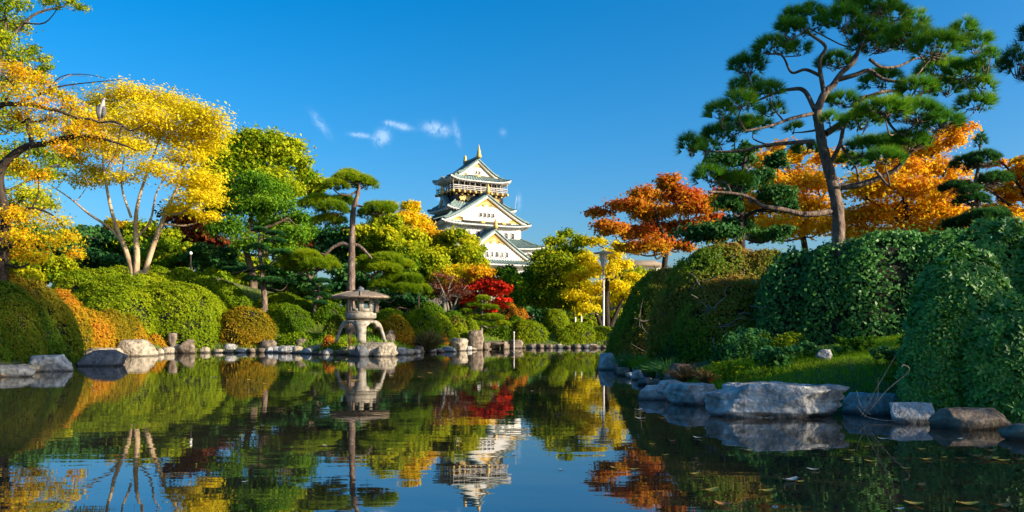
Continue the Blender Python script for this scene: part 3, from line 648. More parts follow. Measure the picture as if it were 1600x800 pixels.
    m = MB(); m.tube(X([(12.4, -6.0, 38.4), (12.9, -6.2, 43.0)]), .07, 4); m.part('lightning_rod', STEEL, t)
    return t
build_castle()
def low_white_building():
    b = W(988, 430, 150); t = thing('white_gatehouse', 'low white building with a pale tiled roof glimpsed between yellow and rust trees', 'building', (b[0], b[1], 1.2))
    m = MB(); m.box((b[0], b[1], 11.0), (9, 7, 2.6)); m.part('wall', PLASTER, t); m = MB(); m.box((b[0], b[1], 5.2), (10.4, 8.4, 9.0), 0, .94); m.part('stone_base', ROCKB, t)
    m = MB(); V = np.array([[sx*5.4, sy*4.6, 12.3] for sx in (-1, 1) for sy in (-1, 1)]+[[-4, 0, 13.6], [4, 0, 13.6]])+np.array([b[0], b[1], 0])
    m.add(V, [[0, 2, 5, 4], [3, 1, 4, 5], [0, 1, 3, 2]], [[1, 0, 4], [2, 3, 5]]); m.part('roof', LANTR, t)
    for x in (-3, -1, 1, 3):
        m = MB(); m.box((b[0]+x, b[1]-3.52, 11.1), (.9, .12, 1.3)); m.part('window', GLASSD, t)
low_white_building()
# ------------------------------------------------------------------ stone lantern
def lantern():
    Y = 34.2; s = Y/FPX/5.71; c = W(480+470/5.71, 535, Y); c[1] += .2; z = lambda y: (600-y)*s
    t = thing('stone_lantern', 'large pale stone lantern with a wide hexagonal roof and four arched legs on a slab', 'stone lantern', c)
    h6 = lambda phi: R(-90)+R(phi)
    # four splayed legs: curved slabs
    ph = 13
    for k in range(4):
        a = R(-90+ph+90*k); d = np.array([math.cos(a), math.sin(a), 0]); sd = np.array([-d[1], d[0], 0]); q = np.linspace(0, 1, 9)
        rr = (120+92*q**.62-0*q)*s; zz = z(418)+(z(600)-z(418))*q**1.25; V = []
        for i in range(9):
            w = (36+ (26*(1-q[i])**3))*s; th = 30*s
            for oo, ss in ((th, -1), (th, 1), (-th*.6, 1), (-th*.6, -1)): V.append(c+d*(rr[i]+oo*.6)+sd*ss*w+np.array([0, 0, zz[i]+(oo*.4 if q[i] < .4 else 0)]))
        F = [[4*i+j, 4*i+(j+1) % 4, 4*i+4+(j+1) % 4, 4*i+4+j] for i in range(8) for j in range(4)]+[[32, 33, 34, 35], [3, 2, 1, 0]]
        part('leg', V, [np.array(F)], LANT, t)
        # scalloped arch web between this leg and the next
        a2 = a+R(45); V = []; n = 9
        for i in range(n):
            f = -1+2*i/(n-1); aa = a2+f*R(34); r0 = 146*s; dz = 8+52*abs(f)**2.2+ (9*math.cos(f*math.pi*2.0) if abs(f) < .5 else 0)
            for rad_, zz_ in ((r0, z(413)), (r0+26*s*abs(f), z(413)-dz*s), (r0-26*s, z(413)-dz*s), (r0-26*s, z(413))): V.append(c+np.array([math.cos(aa)*rad_, math.sin(aa)*rad_, zz_]))
        F = [[4*i+j, 4*i+(j+1) % 4, 4*i+4+(j+1) % 4, 4*i+4+j] for i in range(n-1) for j in range(4)]+[[0, 3, 2, 1], [4*n-4, 4*n-3, 4*n-2, 4*n-1]]
        part('arch_web', V, [np.array(F)], LANT, t)
    MB().lathe([(120*s, z(424)), (152*s, z(420)), (156*s, z(411)), (140*s, z(404))], c, 24).part('leg_ring', LANT, t, smooth=False)
    MB().lathe([(112*s, z(409)), (146*s, z(384)), (158*s, z(380)), (158*s, z(345)), (150*s, z(339))], c, 6, h6(10)).part('platform', LANT, t)
    MB().lathe([(124*s, z(340)), (126*s, z(332)), (122*s, z(326)), (112*s, z(325))], c, 6, h6(10)).part('lower_rim', LANT, t)
    # light chamber: six corner posts, sills, lintels and square openings
    Rb = 118*s; ang = [R(-90+10+60*k) for k in range(6)]; P = [c+np.array([math.cos(a)*Rb, math.sin(a)*Rb, 0]) for a in ang]
    ch = bpy.data.objects.new('light_chamber', None); COL.objects.link(ch); ch.parent = t; WL[ch.name] = WL[t.name]
    for k in range(6):
        a, b = P[k], P[(k+1) % 6]; e = b-a; nrm = unit((a+b)/2-c)
        def slab(u0, u1, y0, y1, th=16*s, nm='post'):
            V = [a+e*u+nrm*o+np.array([0, 0, zz]) for u in (u0, u1) for o in (0, -th) for zz in (z(y1), z(y0))]
            part(nm, V, [np.array([[0, 1, 3, 2], [4, 6, 7, 5], [0, 4, 5, 1], [2, 3, 7, 6], [0, 2, 6, 4], [1, 5, 7, 3]])], LANT, ch)
        slab(0, .25, 205, 320); slab(.75, 1, 205, 320); slab(.25, .75, 298, 320, nm='window_sill'); slab(.25, .75, 205, 229, nm='lintel')
        if k in (1, 3, 4): slab(.20, .80, 228.5, 298.5, 9*s, 'stone_panel') if k == 4 else None
    rf = MB().lathe([(120*s, z(206)), (286*s, z(205)), (292*s, z(197)), (284*s, z(190)), (215*s, z(172)), (150*s, z(155)), (90*s, z(145)), (60*s, z(143))], c, 6, h6(10)).part('roof', LANTR, t)
    for k in range(6):
        a = R(-90+10+60*k); MB().tube([c+np.array([math.cos(a)*r*s, math.sin(a)*r*s, z(y)]) for r, y in ((285, 190), (215, 171), (150, 154), (70, 142))], 5*s, 5).part('roof_ridge', LANTR, rf)
    MB().lathe([(78*s, z(146)), (82*s, z(138)), (70*s, z(132)), (34*s, z(130)), (26*s, z(124)), (30*s, z(116)), (16*s, z(106)), (2*s, z(98))], c, 12).part('finial', ROCKD, t, smooth=True)
lantern()
# ------------------------------------------------------------------ lamp post and small fixtures
def lamp_post():
    Y = 49.0; b = W(943, 512, Y); s = Y/FPX; g = float(ground(np.array([b[0]]), np.array([b[1]]))[0])
    t = thing('lamp_post', 'tall pale park lamp post with a flat disc over a flared glass head', 'lamp post', (b[0], b[1], g))
    zz = lambda y: CH+(HY-y)*s
    MB().lathe([(.11, g), (.11, g+.25), (.07, g+.3), (.07, zz(455)), (.055, zz(453)), (.05, zz(417))], (b[0], b[1], 0), 10).part('pole', STEEL, t, smooth=False)
    h = MB().lathe([(.09, zz(418)), (.14, zz(414)), (.22, zz(399)), (.23, zz(397))], (b[0], b[1], 0), 12).part('lamp_head', LAMPG, t)
    for k in range(8):
        a = k*math.pi/4; MB().tube([(b[0]+math.cos(a)*r, b[1]+math.sin(a)*r, z_) for r, z_ in ((.145, zz(414)), (.235, zz(397)))], .012, 4).part('glass_bar', STEEL, h)
    MB().lathe([(.20, zz(397)), (.62, zz(396.4)), (.63, zz(395)), (.30, zz(393.6)), (.05, zz(392.5))], (b[0], b[1], 0), 20).part('disc_cap', STEEL, t)
lamp_post()
def marker():
    Y = 44.0; b = W(803, 547, Y); t = thing('water_gauge', 'thin pale grey pole standing in the water before the far bank', 'pole', (b[0], b[1], -.4))
    MB().tube([(b[0], b[1], -.5), (b[0], b[1], CH+(HY-520)*Y/FPX)], .032, 8).part('pole', STEEL, t, smooth=True)
    MB().lathe([(.04, -.02), (.042, .03), (.02, .07)], (b[0], b[1], CH+(HY-520)*Y/FPX), 8).part('cap', WHITEP, t)
marker()
for (px, pb, pt, Y, lab) in [(899, 502, 488, 52, 'short white post left of its twin below the yellow tree'), (908.5, 502, 487, 52, 'short white post right of its twin below the yellow tree'), (654, 490, 462, 43, 'thin green garden stake beside the lantern roof')]:
    b = W(px, pb+6, Y); t = thing('garden_post', lab, 'post', b, 'slim posts in the garden')
    top = CH+(HY-pt)*Y/FPX; MB().lathe([(.05, -.5), (.05, top-b[2]), (.035, top-b[2]+.03)], b, 8).part('post_shaft', WHITEP if px > 700 else DARKBARK, t)
def slab_bridge():
    Y = 44.0; a, b = W(757, 535, Y), W(787, 538, Y); t = thing('stone_slab_bridge', 'small flat stone slab bridge beside the tall upright rock on the far shore', 'bridge', ((a[0]+b[0])/2, Y, 0))
    m = MB(); V, F = rock_shape(77, 3, 16, .03); V = V/np.ptp(V, axis=0)*np.array([b[0]-a[0]+.5, 1.2, .24])+np.array([(a[0]+b[0])/2, Y+.2, (a[2]+b[2])/2-.02]); part('deck_slab', V, F, ROCKB, t, smooth=True)
    for x in (a[0]-.1, b[0]+.05):
        V, F = rock_shape(int(78+x*3) % 99, 3, 12, .06); V = V/np.ptp(V, axis=0)*np.array([.5, .9, .7])+np.array([x, Y+.2, .12]); part('abutment', V, F, ROCKB, t, smooth=True)
slab_bridge()
def garden_lamp():
    Y = 47.0; b = W(298, 412, Y); g = float(ground(np.array([b[0]]), np.array([b[1]]))[0]); s = Y/FPX
    t = thing('garden_lamp', 'small white topped garden lamp among the dark pines on the hill', 'lamp', (b[0], b[1], g))
    zz = lambda y: CH+(HY-y)*s
    MB().lathe([(.05, g-.1), (.05, zz(398.2))], (b[0], b[1], 0), 8).part('pole', DARKBARK, t)
    MB().lathe([(.05, zz(398)), (.09, zz(396.5)), (.09, zz(394.5)), (.03, zz(393))], (b[0], b[1], 0), 10).part('lamp_head', WHITEP, t)
garden_lamp()
# ------------------------------------------------------------------ birds
HER_G = noise_mat('heron_grey_feather', [(.06,.06,.065),(.15,.15,.16)], 14, bump=.4); HER_W = noise_mat('heron_white_feather', [(.26,.25,.24),(.46,.44,.42)], 14, bump=.3); HER_B = noise_mat('heron_black_feather', [(.012,.012,.015),(.03,.03,.035)], 14, bump=.3)
BEAK = noise_mat('heron_beak', [(.45,.27,.06),(.55,.35,.10)], 9, bump=.1)
def heron():
    Y = 26.0; s = Y/FPX; foot = W(160, 189.5, Y)
    t = thing('heron', 'grey heron standing hunched on the cherry branch', 'heron', foot)
    q = lambda px, py, dy=0: W(px, py, Y+dy)
    pts = [q(157.5, 189, .04), q(157, 184, .03), q(157.5, 178), q(158.5, 171, -.02), q(160, 165, -.04), q(161, 161, -.05), q(161.5, 158, -.05), q(162, 155.6, -.04), q(163.5, 154.6, -.05), q(165, 154.8, -.05), q(166.2, 155.1, -.05)]
    rad = np.array([.3, 2.4, 4.2, 4.6, 3.8, 2.6, 2.0, 2.1, 2.1, 1.3, .5])*s; sp = smooth_path(pts, 4); sr = np.interp(np.linspace(0, 1, len(sp)), np.linspace(0, 1, len(rad)), rad)
    V, F = tube(sp, sr, 12); part('body', V, F, HER_W, t, smooth=True)
    MB().tube([q(165.6, 155, -.05), q(168, 155.8, -.06), q(170.5, 156.6, -.07)], [.02, .014, .003], 6).part('beak', BEAK, t, smooth=True)
    MB().tube(smooth_path([q(165, 153.6, -.07), q(163, 153.2, -.05), q(160.5, 154.6, -.03), q(157, 158, .0)], 3), np.concatenate([np.linspace(.012, .022, 6), np.linspace(.02, .003, 4)]), 6).part('head_plume', HER_B, t, smooth=True)
    for sx, nm in ((-1, 'wing'), (1, 'wing')):
        w = smooth_path([q(159+sx*2.4, 163, -.02), q(158+sx*4.2, 170, -.04), q(157.5+sx*3.9, 178, -.03), q(157+sx*2.2, 187, .03)], 4); r = np.interp(np.linspace(0, 1, len(w)), [0, .3, .7, 1], np.array([1.6, 3.3, 2.9, .3])*s)
        V, F = tube(w, r, 10); wg = part(nm, V, F, HER_G, t, smooth=True)
        w2 = smooth_path([q(157.5+sx*4.6, 176, -.005), q(157.2+sx*4.2, 182, .03), q(157+sx*2.0, 189, .08)], 3); MB().tube(w2, np.linspace(.055, .008, len(w2)), 8).part('flight_feathers', HER_B, wg, smooth=True)
    for dx in (-1.4, 1.6):
        lg = MB().tube([q(158.6+dx*.7, 181, 0), q(159.2+dx, 186, -.01), q(159+dx, 190.2, 0)], [.012, .009, .009], 6).part('leg', BEAK, t, smooth=True)
        mt = MB()
        for a in (-.05, 0, .05): mt.tube([q(159+dx, 190, 0), q(159+dx, 190.4, 0)+np.array([a, -.05, 0])], .006, 4)
        mt.part('toes', BEAK, lg)
    MB().lathe([(.001, -.008), (.008, 0), (.001, .008)], q(164.6, 154.4, -.10), 8).part('eye', HER_B, t)
heron()
def gull():
    Y = 60.0; c = W(492, 231, Y); t = thing('white_bird', 'tiny white bird flying over the green treetops', 'bird', c)
    V, F = tube(c+np.array([[-.16, 0, .02], [-.08, 0, .0], [.02, 0, 0], [.10, 0, -.01], [.15, 0, -.02]]), [.006, .035, .045, .03, .006], 8); part('body', V, F, HER_W, t, smooth=True)
    for s in (-1, 1):
        V = [c+np.array(p)*np.array([1, s, 1]) for p in ((-.04, .02, .02), (.06, .02, .02), (.05, .16, .07), (-.02, .30, .03), (-.05, .16, .06))]; V += [v-np.array([0, 0, .008]) for v in V]
        part('wing', V, [np.array([[0, 1, 2, 4], [5, 9, 7, 6]]), np.array([[4, 2, 3], [9, 8, 7]])], HER_W, t)
gull()
# ------------------------------------------------------------------ rocks
for (label, px, py, w, h, mat, kw) in [
 ('low pale rock coloured dark for shade at the left edge of the pond', 14, 589, 66, 19, ROCKD, {}),  # dark stone colour stands in for shade that does not reach here
 ('broad sloping grey rock below the shaded left bush', 62, 581, 80, 26, ROCKG, dict(sub=5, planes=9, skew=.4)),
 ('small grey rock tucked behind the sloping shore rock under the left bush', 96, 566, 34, 26, ROCKD, dict(deep=.6)),
 ('dark peaked boulder standing alone in the water', 149, 572, 76, 25, ROCKD, dict(sub=5, planes=9, rough=.04)),
 ('flat sunlit slab behind the dark peaked boulder', 145, 558, 72, 14, ROCK, dict(Y=31)),
 ('large sloping sunlit slab below the orange azaleas', 205, 556, 62, 26, ROCK, dict(Y=33.5, planes=8, deep=.6)),
 ('small pale rock at the tip of the sloping sunlit slab', 233, 555, 16, 12, ROCK, dict(sub=3)),
 ('small round sunlit rock left of the twin brown boulders', 248, 554, 14, 10, ROCK, dict(sub=3)),
 ('low warm rock in front of the brown boulder', 273, 552, 36, 14, ROCK, dict(sub=3)),
 ('upright brown stone on top of the boulder pair', 268, 537, 15, 17, ROCKB, dict(sub=3, Y=37.5)),
 ('rounded brown boulder at the foot of the sunlit hedge', 288, 550, 30, 20, ROCKB, dict(Y=37.2)),
 ('small grey stone in the orange undergrowth above the shore', 241, 533, 8, 6, ROCK, dict(sub=3, Y=38)),
 ('long flat shaded rock right of the brown boulder', 325, 550, 50, 12, ROCKG, dict(sub=3)),
 ('bluish pointed rock beside the long flat rock', 361, 551, 26, 14, ROCKG, dict(sub=3)),
 ('dark round rock left of the squarish boulder', 392, 550, 22, 11, ROCKB, dict(sub=3)),
 ('small dark rock wedged behind the dark round rock', 378, 549, 16, 9, ROCKD, dict(sub=3)),
 ('tall squarish brown boulder rising from the water', 417, 551, 30, 20, ROCKB, dict(planes=9)),
 ('pale bluish triangular rock right of the squarish boulder', 450, 552, 34, 12, ROCKG, dict(planes=8)),
 ('small brown rock between the triangular rock and the white boulder', 476, 551, 14, 8, ROCKB, dict(sub=3)),
 ('broad whitish boulder left of the lantern', 500, 553, 36, 14, ROCK, {}),
 ('brown stone on the bank above the whitish boulder', 468, 541, 22, 12, ROCKB, dict(sub=3, Y=38.2)),
 ('flat pale stone on the bank behind the whitish boulder', 494, 538, 22, 8, ROCK, dict(sub=3, Y=38.6)),
 ('dark pebbly rock between the whitish boulder and lantern slab', 521, 553, 16, 12, ROCKG, dict(sub=3)),
 ('round brown boulder at the left foot of the lantern slab', 538, 554, 22, 13, ROCKB, {}),
 ('dark round boulder before the lantern slab', 564, 554, 24, 15, ROCKD, dict(Y=33.2)),
 ('small pale stone squeezed between the two round lantern boulders', 550, 554, 12, 13, ROCK, dict(sub=3, Y=33.9)),
 ('long pale slab that carries the stone lantern', 576, 553, 78, 18, ROCK, dict(Y=33.6, deep=.9, flat=.15, rough=.03)),
 ('pale stone block at the right foot of the lantern slab', 601, 554, 40, 14, ROCK, dict(Y=33.3, planes=8, deep=.5)),
 ('low round stone just right of the lantern slab', 631, 552, 18, 8, ROCK, dict(sub=3)),
 ('pointed brown rock standing behind the lantern on the right', 608, 536, 18, 21, ROCKB, dict(sub=4, Y=37.2)),
 ('pale rock beside the pointed brown rock under the azalea', 632, 538, 22, 18, ROCK, dict(sub=3, Y=38.2)),
 ('low stone in the gravelly edge before the purple grass', 655, 551, 16, 5, ROCK, dict(sub=3)),
 ('small flat stone right of the low edge stone', 673, 551, 14, 5, ROCKB, dict(sub=3)),
 ('rusty edge stone below the purple grass', 688, 551, 13, 5, ROCKB, dict(sub=3)),
 ('sunlit sloping rock left of the tall upright rock', 714, 545, 34, 17, ROCK, dict(planes=9, Y=40.9)),
 ('flat dark rock at the water before the sloping sunlit rock', 702, 549, 24, 7, ROCKG, dict(sub=3, Y=39.6)),
 ('tall rounded upright rock on the far shore', 743, 543.5, 26, 28, ROCKB, dict(sub=5, deep=.7, Y=42.2)),
 ('small rounded rock at the right foot of the upright rock', 760, 544, 13, 9, ROCKB, dict(sub=3, Y=42.8)),
 ('sloping dark rock behind the thin water pole', 806, 543, 24, 12, ROCKB, dict(sub=3, Y=45.6)),
 ('dark squat rock under the slab bridge end', 783, 543, 16, 9, ROCKG, dict(sub=3, Y=45.2)),
 ('large sloping rock at the tip of the bush bank', 951, 578, 32, 27, ROCKG, dict(planes=9)),
 ('small brown rock right of the tip rock', 977, 587, 25, 13, ROCKB, dict(sub=4)),
 ('small grey wedge rock below the blue green grass', 997, 594, 20, 16, ROCKG, dict(sub=4)),
 ('dark flat stone behind the wedge rock', 1014, 592, 22, 9, ROCKB, dict(sub=3, Y=20.3)),
 ('dark block stone at the water right of the wedge rock', 1008, 602, 20, 12, ROCKD, dict(sub=4)),
 ('brown block stone next to the dark block stone', 1024, 605, 22, 13, ROCKB, dict(sub=4)),
 ('pale pointed rock jutting into the water', 1021, 625, 46, 22, ROCKG, dict(sub=5, planes=9, rough=.04)),
 ('flat grey rock behind the pointed one', 1056, 608, 48, 14, ROCKG, dict(Y=14.3)),
 ('wide flat topped pale blue rock left of the huge boulder', 1086, 634, 90, 33, ROCKG, dict(sub=5, flat=.2, planes=10, rough=.06)),
 ('big brown mossy stone half hidden in dry grass', 1068, 590, 40, 22, ROCKB, dict(Y=16.4)),
 ('huge ledged grey boulder at the right water edge', 1230, 657, 228, 57, ROCKG, dict(sub=6, planes=24, rough=.12, deep=.5, flat=.2, Y=10.9, rz=-.3)),
 ('sunken ledge rock under the left end of the huge boulder', 1180, 650, 110, 34, ROCKB, dict(sub=5, deep=.5, Y=11.0)),
 ('sloping shadowed rock right of the huge boulder', 1380, 655, 96, 40, ROCKG, dict(sub=5, deep=.7, Y=11.3)),
 ('angular wedge rock in front of the rhododendron', 1436, 661, 80, 31, ROCKG, dict(sub=5, planes=9, rough=.04, deep=.6)),
 ('long smooth rock lying below the rhododendron', 1535, 672, 124, 31, ROCKB, dict(sub=5, planes=12, rough=.03, deep=.5)),
 ('low rock leaving the picture at the right water edge', 1622, 690, 80, 24, ROCKB, dict(sub=4, rough=.03)),
 ('small whitish stone lying in the grass', 1291, 558, 28, 12, ROCKG, dict(Y=14.0)),
 ('dark stone in the grass near the rhododendron', 1404, 562, 30, 13, ROCKD, dict(Y=13.6))]:
    rock(label, px, py, w, h, mat, seed=int(px*1.7+py) % 997, **kw)
for k in range(9):                               # dressed edging stones along the far bank
    px = 830+k*14.2; rock(['first', 'second', 'third', 'fourth', 'fifth', 'sixth', 'seventh', 'eighth', 'ninth'][k]+' flat edging stone from the thin water pole, under the far mounds', px, 543.5, 10.5+(k*5 % 4)*1.5, 3.6+(k*7 % 4)*.8, ROCKB if k % 3 else ROCKD, Y=46.0, seed=300+k, sub=3, deep=.9, planes=8, rough=.02, name='edging_stone', group='edging stones of the far bank', flat=.25)
rng_s = np.random.default_rng(77); LABS = {0: 'small warm pebble in the row of stones along the left shore', 1: 'small grey pebble in the row of stones along the left shore', 2: 'small brown pebble in the row of stones along the left shore'}
for (ax, ay), (bx, by) in zip(POND[:19], POND[1:20]):
    if ax > 5 and ay > 29: continue
    n_s = max(1, int(math.hypot(bx-ax, by-ay)/.5))
    for k in range(n_s):
        f = (k+rng_s.uniform(.1, .9))/n_s; x, y = ax+(bx-ax)*f, ay+(by-ay)*f; w_ = rng_s.uniform(.28, .62)
        k3 = int(rng_s.integers(0, 3)); near = y < 24; rt = ax > 2.5 and y < 30
        lab = LABS[k3].replace('left shore', 'right bank') if rt else (LABS[k3] if x < -4.5 else LABS[k3].replace('left shore', 'far bank'))
        rock(lab, 800+x*FPX/y, HY+CH*FPX/y, w_*FPX/y*(.7 if rt else 1), w_*rng_s.uniform(.32, .6)*FPX/y*(.7 if rt else 1), ((ROCKG, ROCKG, ROCKB) if rt else (ROCK, ROCKG, ROCKB))[k3], Y=y-.12, seed=int(x*31+y*17) % 991, sub=3 if near else 2, planes=9, name='shore_stone', group='small stones along the shore')
for k, px in enumerate((968, 986, 1012, 1034, 1046)):
    rock(['small dark stone next to the tip rock', 'small flat stone under the grass clump edge', 'little grey stone wedged by the block stones', 'little brown stone under the flat grey rock', 'small pale stone before the flat grey rock'][k], px, 583+k*8, 16, 9, ROCKG if k % 2 else ROCKB, seed=500+k, sub=3)
# ------------------------------------------------------------------ shrubs, left shore
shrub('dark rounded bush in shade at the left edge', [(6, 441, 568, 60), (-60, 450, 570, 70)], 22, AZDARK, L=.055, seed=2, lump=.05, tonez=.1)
shrub('tall shaded mound with sun painted into its crest leaves, left shore', [(0, 426, 562, 118, 1.8), (50, 460, 562, 66, .8)], 25, AZDARK, L=.06, seed=3, lump=.05, tonez=.55, p=2.0)  # tonez yellows the crest leaves like a sunlit rim
shrub('orange azalea mound right of the shaded left mound', [(128, 480, 552, 50), (92, 458, 552, 52, .8)], 31, AZALEA, L=.075, seed=4, lump=.06, p=2.0)
shrub('yellow green azalea mound in the middle of the azalea row', [(170, 486, 548, 38)], 33.5, AZALEA, L=.075, seed=5, rndb=(.1, .7))
shrub('small low azalea at the end of the row by the hedge', [(200, 494, 542, 28)], 35.5, AZALEA, L=.075, seed=6, rndb=(.0, .7))
shrub('orange undergrowth spilling over the sunlit shore rocks', [(238, 523, 548, 24), (262, 528, 548, 20)], 37, AZALEA, L=.08, seed=7, rndb=(.3, 1), name='undergrowth_shrub', fuzz=.1)
shrub('huge sunlit clipped hedge mound below the yellow tree', [(150, 422, 548, 78, 2.2), (215, 428, 552, 100, 1), (275, 446, 555, 84, 0), (318, 470, 552, 45, 0), (195, 452, 552, 70, -1.2), (150, 450, 550, 56, .4)], 39.8, HEDGE, L=.10, seed=8, lump=.04, cover=2.5, rndb=(.2, 1), p=2.5, deep=.8)
shrub('rounded hedge at the foot of the three yellow tree trunks', [(190, 416, 450, 36), (245, 417, 450, 30, .5)], 44.5, HEDGE, L=.11, seed=9)
shrub('low hedge running up the hill right of the big hedge', [(308, 426, 505, 46, .6), (345, 441, 508, 46, -.2), (372, 456, 512, 30, -.4), (285, 420, 480, 40, 2)], 42.6, HEDGE, L=.11, seed=10, rndb=(0, .7))
shrub('orange tinged azalea dome by the shaded shore', [(384, 481, 538, 50), (342, 492, 540, 26, .4)], 39.4, AZALEA, L=.08, seed=11, rndb=(.0, .85), lump=.06, deep=.55)
shrub('long clipped dome with a yellow rim left of the lantern', [(438, 458, 522, 60, 1), (472, 468, 528, 38, .5)], 42.0, HEDGE, L=.085, seed=12, rndb=(0, .75), lump=.03, deep=.55)
shrub('low green dome in front of the long clipped dome', [(448, 476, 530, 46)], 41.0, HEDGE, L=.08, seed=13, rndb=(0, .55))
shrub('dark green low shrub just left of the lantern', [(512, 472, 540, 32, .8), (540, 480, 535, 30, 1.5)], 41, HEDGE, L=.09, seed=14, rndb=(0, .4))
shrub('dark squat shrub close behind the lantern legs', [(525, 492, 545, 22)], 39, AZDARK, L=.08, seed=15)
shrub('shade loving ground shrub along the left shore rocks', [(372, 528, 549, 34), (330, 532, 549, 28)], 37.6, DARK, L=.10, seed=16, name='undergrowth_shrub', fuzz=.12)
shrub('green undergrowth on the bank left of the lantern', [(470, 520, 550, 40, .5), (515, 522, 552, 26, .2)], 38.3, MIDGREEN, L=.10, seed=17, name='undergrowth_shrub', fuzz=.14, rndb=(0, .6))
shrub('small russet shrub at the left foot of the lantern', [(514, 525, 548, 11)], 34.4, AZALEA, L=.07, seed=18, rndb=(.65, 1), name='undergrowth_shrub', fuzz=.10)
shrub('bright green tuft plant at the lantern slab', [(533, 533, 550, 14)], 34.2, YGREEN, L=.09, seed=19, name='undergrowth_shrub', fuzz=.12)
shrub('yellow orange azalea right of the lantern', [(618, 492, 545, 30), (598, 500, 545, 18, .4)], 38.4, AZALEA, L=.08, seed=20, rndb=(.2, .9))
shrub('low clipped green hedge behind the lantern to the right', [(610, 484, 520, 34), (650, 486, 520, 30)], 41, HEDGE, L=.09, seed=21, rndb=(.1, .7))
shrub('rounded green mound behind the purple grass', [(662, 484, 538, 32), (688, 490, 530, 20, .5)], 40, HEDGE, L=.085, seed=22, rndb=(.1, .8))
shrub('dark hedge strip behind the rounded mounds right of lantern', [(668, 474, 510, 34), (705, 486, 512, 24)], 44, HEDGE, L=.10, seed=23, rndb=(0, .35))
shrub('orange topped heather mound above the grass clump', [(676, 507, 535, 24)], 39.6, AZALEA, L=.07, seed=24, rndb=(.7, 1))
shrub('green and yellow shrub left of the tall upright rock', [(716, 508, 548, 20), (735, 500, 540, 16, 1)], 41.5, YGREEN, L=.08, seed=25, rndb=(.1, .9), fuzz=.1)
shrub('small bronze mound below the grey twiggy tree', [(712, 494, 515, 18)], 43.5, AZDARK, L=.08, seed=26, rndb=(.3, 1))
shrub('dark shrub mass behind the slab bridge', [(768, 505, 546, 26, .6), (790, 510, 546, 20, .4)], 47, HEDGE, L=.10, seed=27, rndb=(0, .25))
shrub('bright clipped mound behind the thin water pole', [(825, 499, 546, 36), (800, 505, 545, 22, 1)], 47, HEDGE, L=.09, seed=28, rndb=(.25, 1))
shrub('tall round topiary ball on the far bank', [(869, 480, 540, 25)], 49.5, HEDGE, L=.09, seed=29, rndb=(.2, .9), p=2.2, deep=1)
shrub('long clipped mound on the far bank below the lamp post', [(905, 503, 545, 30), (940, 511, 545, 30, .5), (885, 514, 545, 22, -.3)], 47.3, HEDGE, L=.09, seed=30, rndb=(.2, 1))
shrub('orange shrub glowing between red maple and far mounds', [(795, 476, 512, 20), (815, 484, 514, 12)], 50, AZALEA, L=.10, seed=31, rndb=(.5, 1), fuzz=.16)
shrub('small dark dome behind the bright clipped mound', [(806, 493, 530, 16)], 49, HEDGE, L=.09, seed=32, rndb=(0, .3))
shrub('grey green ground cover at the far water edge', [(920, 530, 545, 34), (870, 532, 545, 30)], 46, AZDARK, L=.08, seed=33, name='undergrowth_shrub', rndb=(0, .6), fuzz=.1)
# ------------------------------------------------------------------ shrubs, right bank
shrub('great bronze and green azalea dome on the right bank', [(1125, 385, 560, 108, .6), (1050, 418, 575, 92, .4), (1202, 394, 545, 76, .3), (1000, 482, 575, 55, .2), (1150, 430, 550, 92, -.6)], 20.8, BRONZE, L=.062, seed=40, lump=.035, cover=2.7, p=2.15, deep=.75, twigs=160, fuzz=.12, tonez=.25, patch=1.5)  # tonez warms the crest leaves in place of low sun
shrub('long dark green hedge of broad leaves under the big pine', [(1265, 394, 525, 80, 1.3), (1330, 378, 530, 90, 1.0), (1400, 364, 530, 100, .7), (1490, 366, 530, 90, .4)], 17.6, TEAL, L=.085, seed=41, lump=.025, cover=2.4, p=2.8, asp=.62, deep=.5, fuzz=.14)
shrub('dark leafy undergrowth below the azalea dome', [(1090, 520, 592, 60), (1160, 530, 580, 50, .4), (1000, 540, 586, 30, 1.5)], 17.6, DARK, L=.07, seed=42, name='undergrowth_shrub', fuzz=.16, lump=.12)
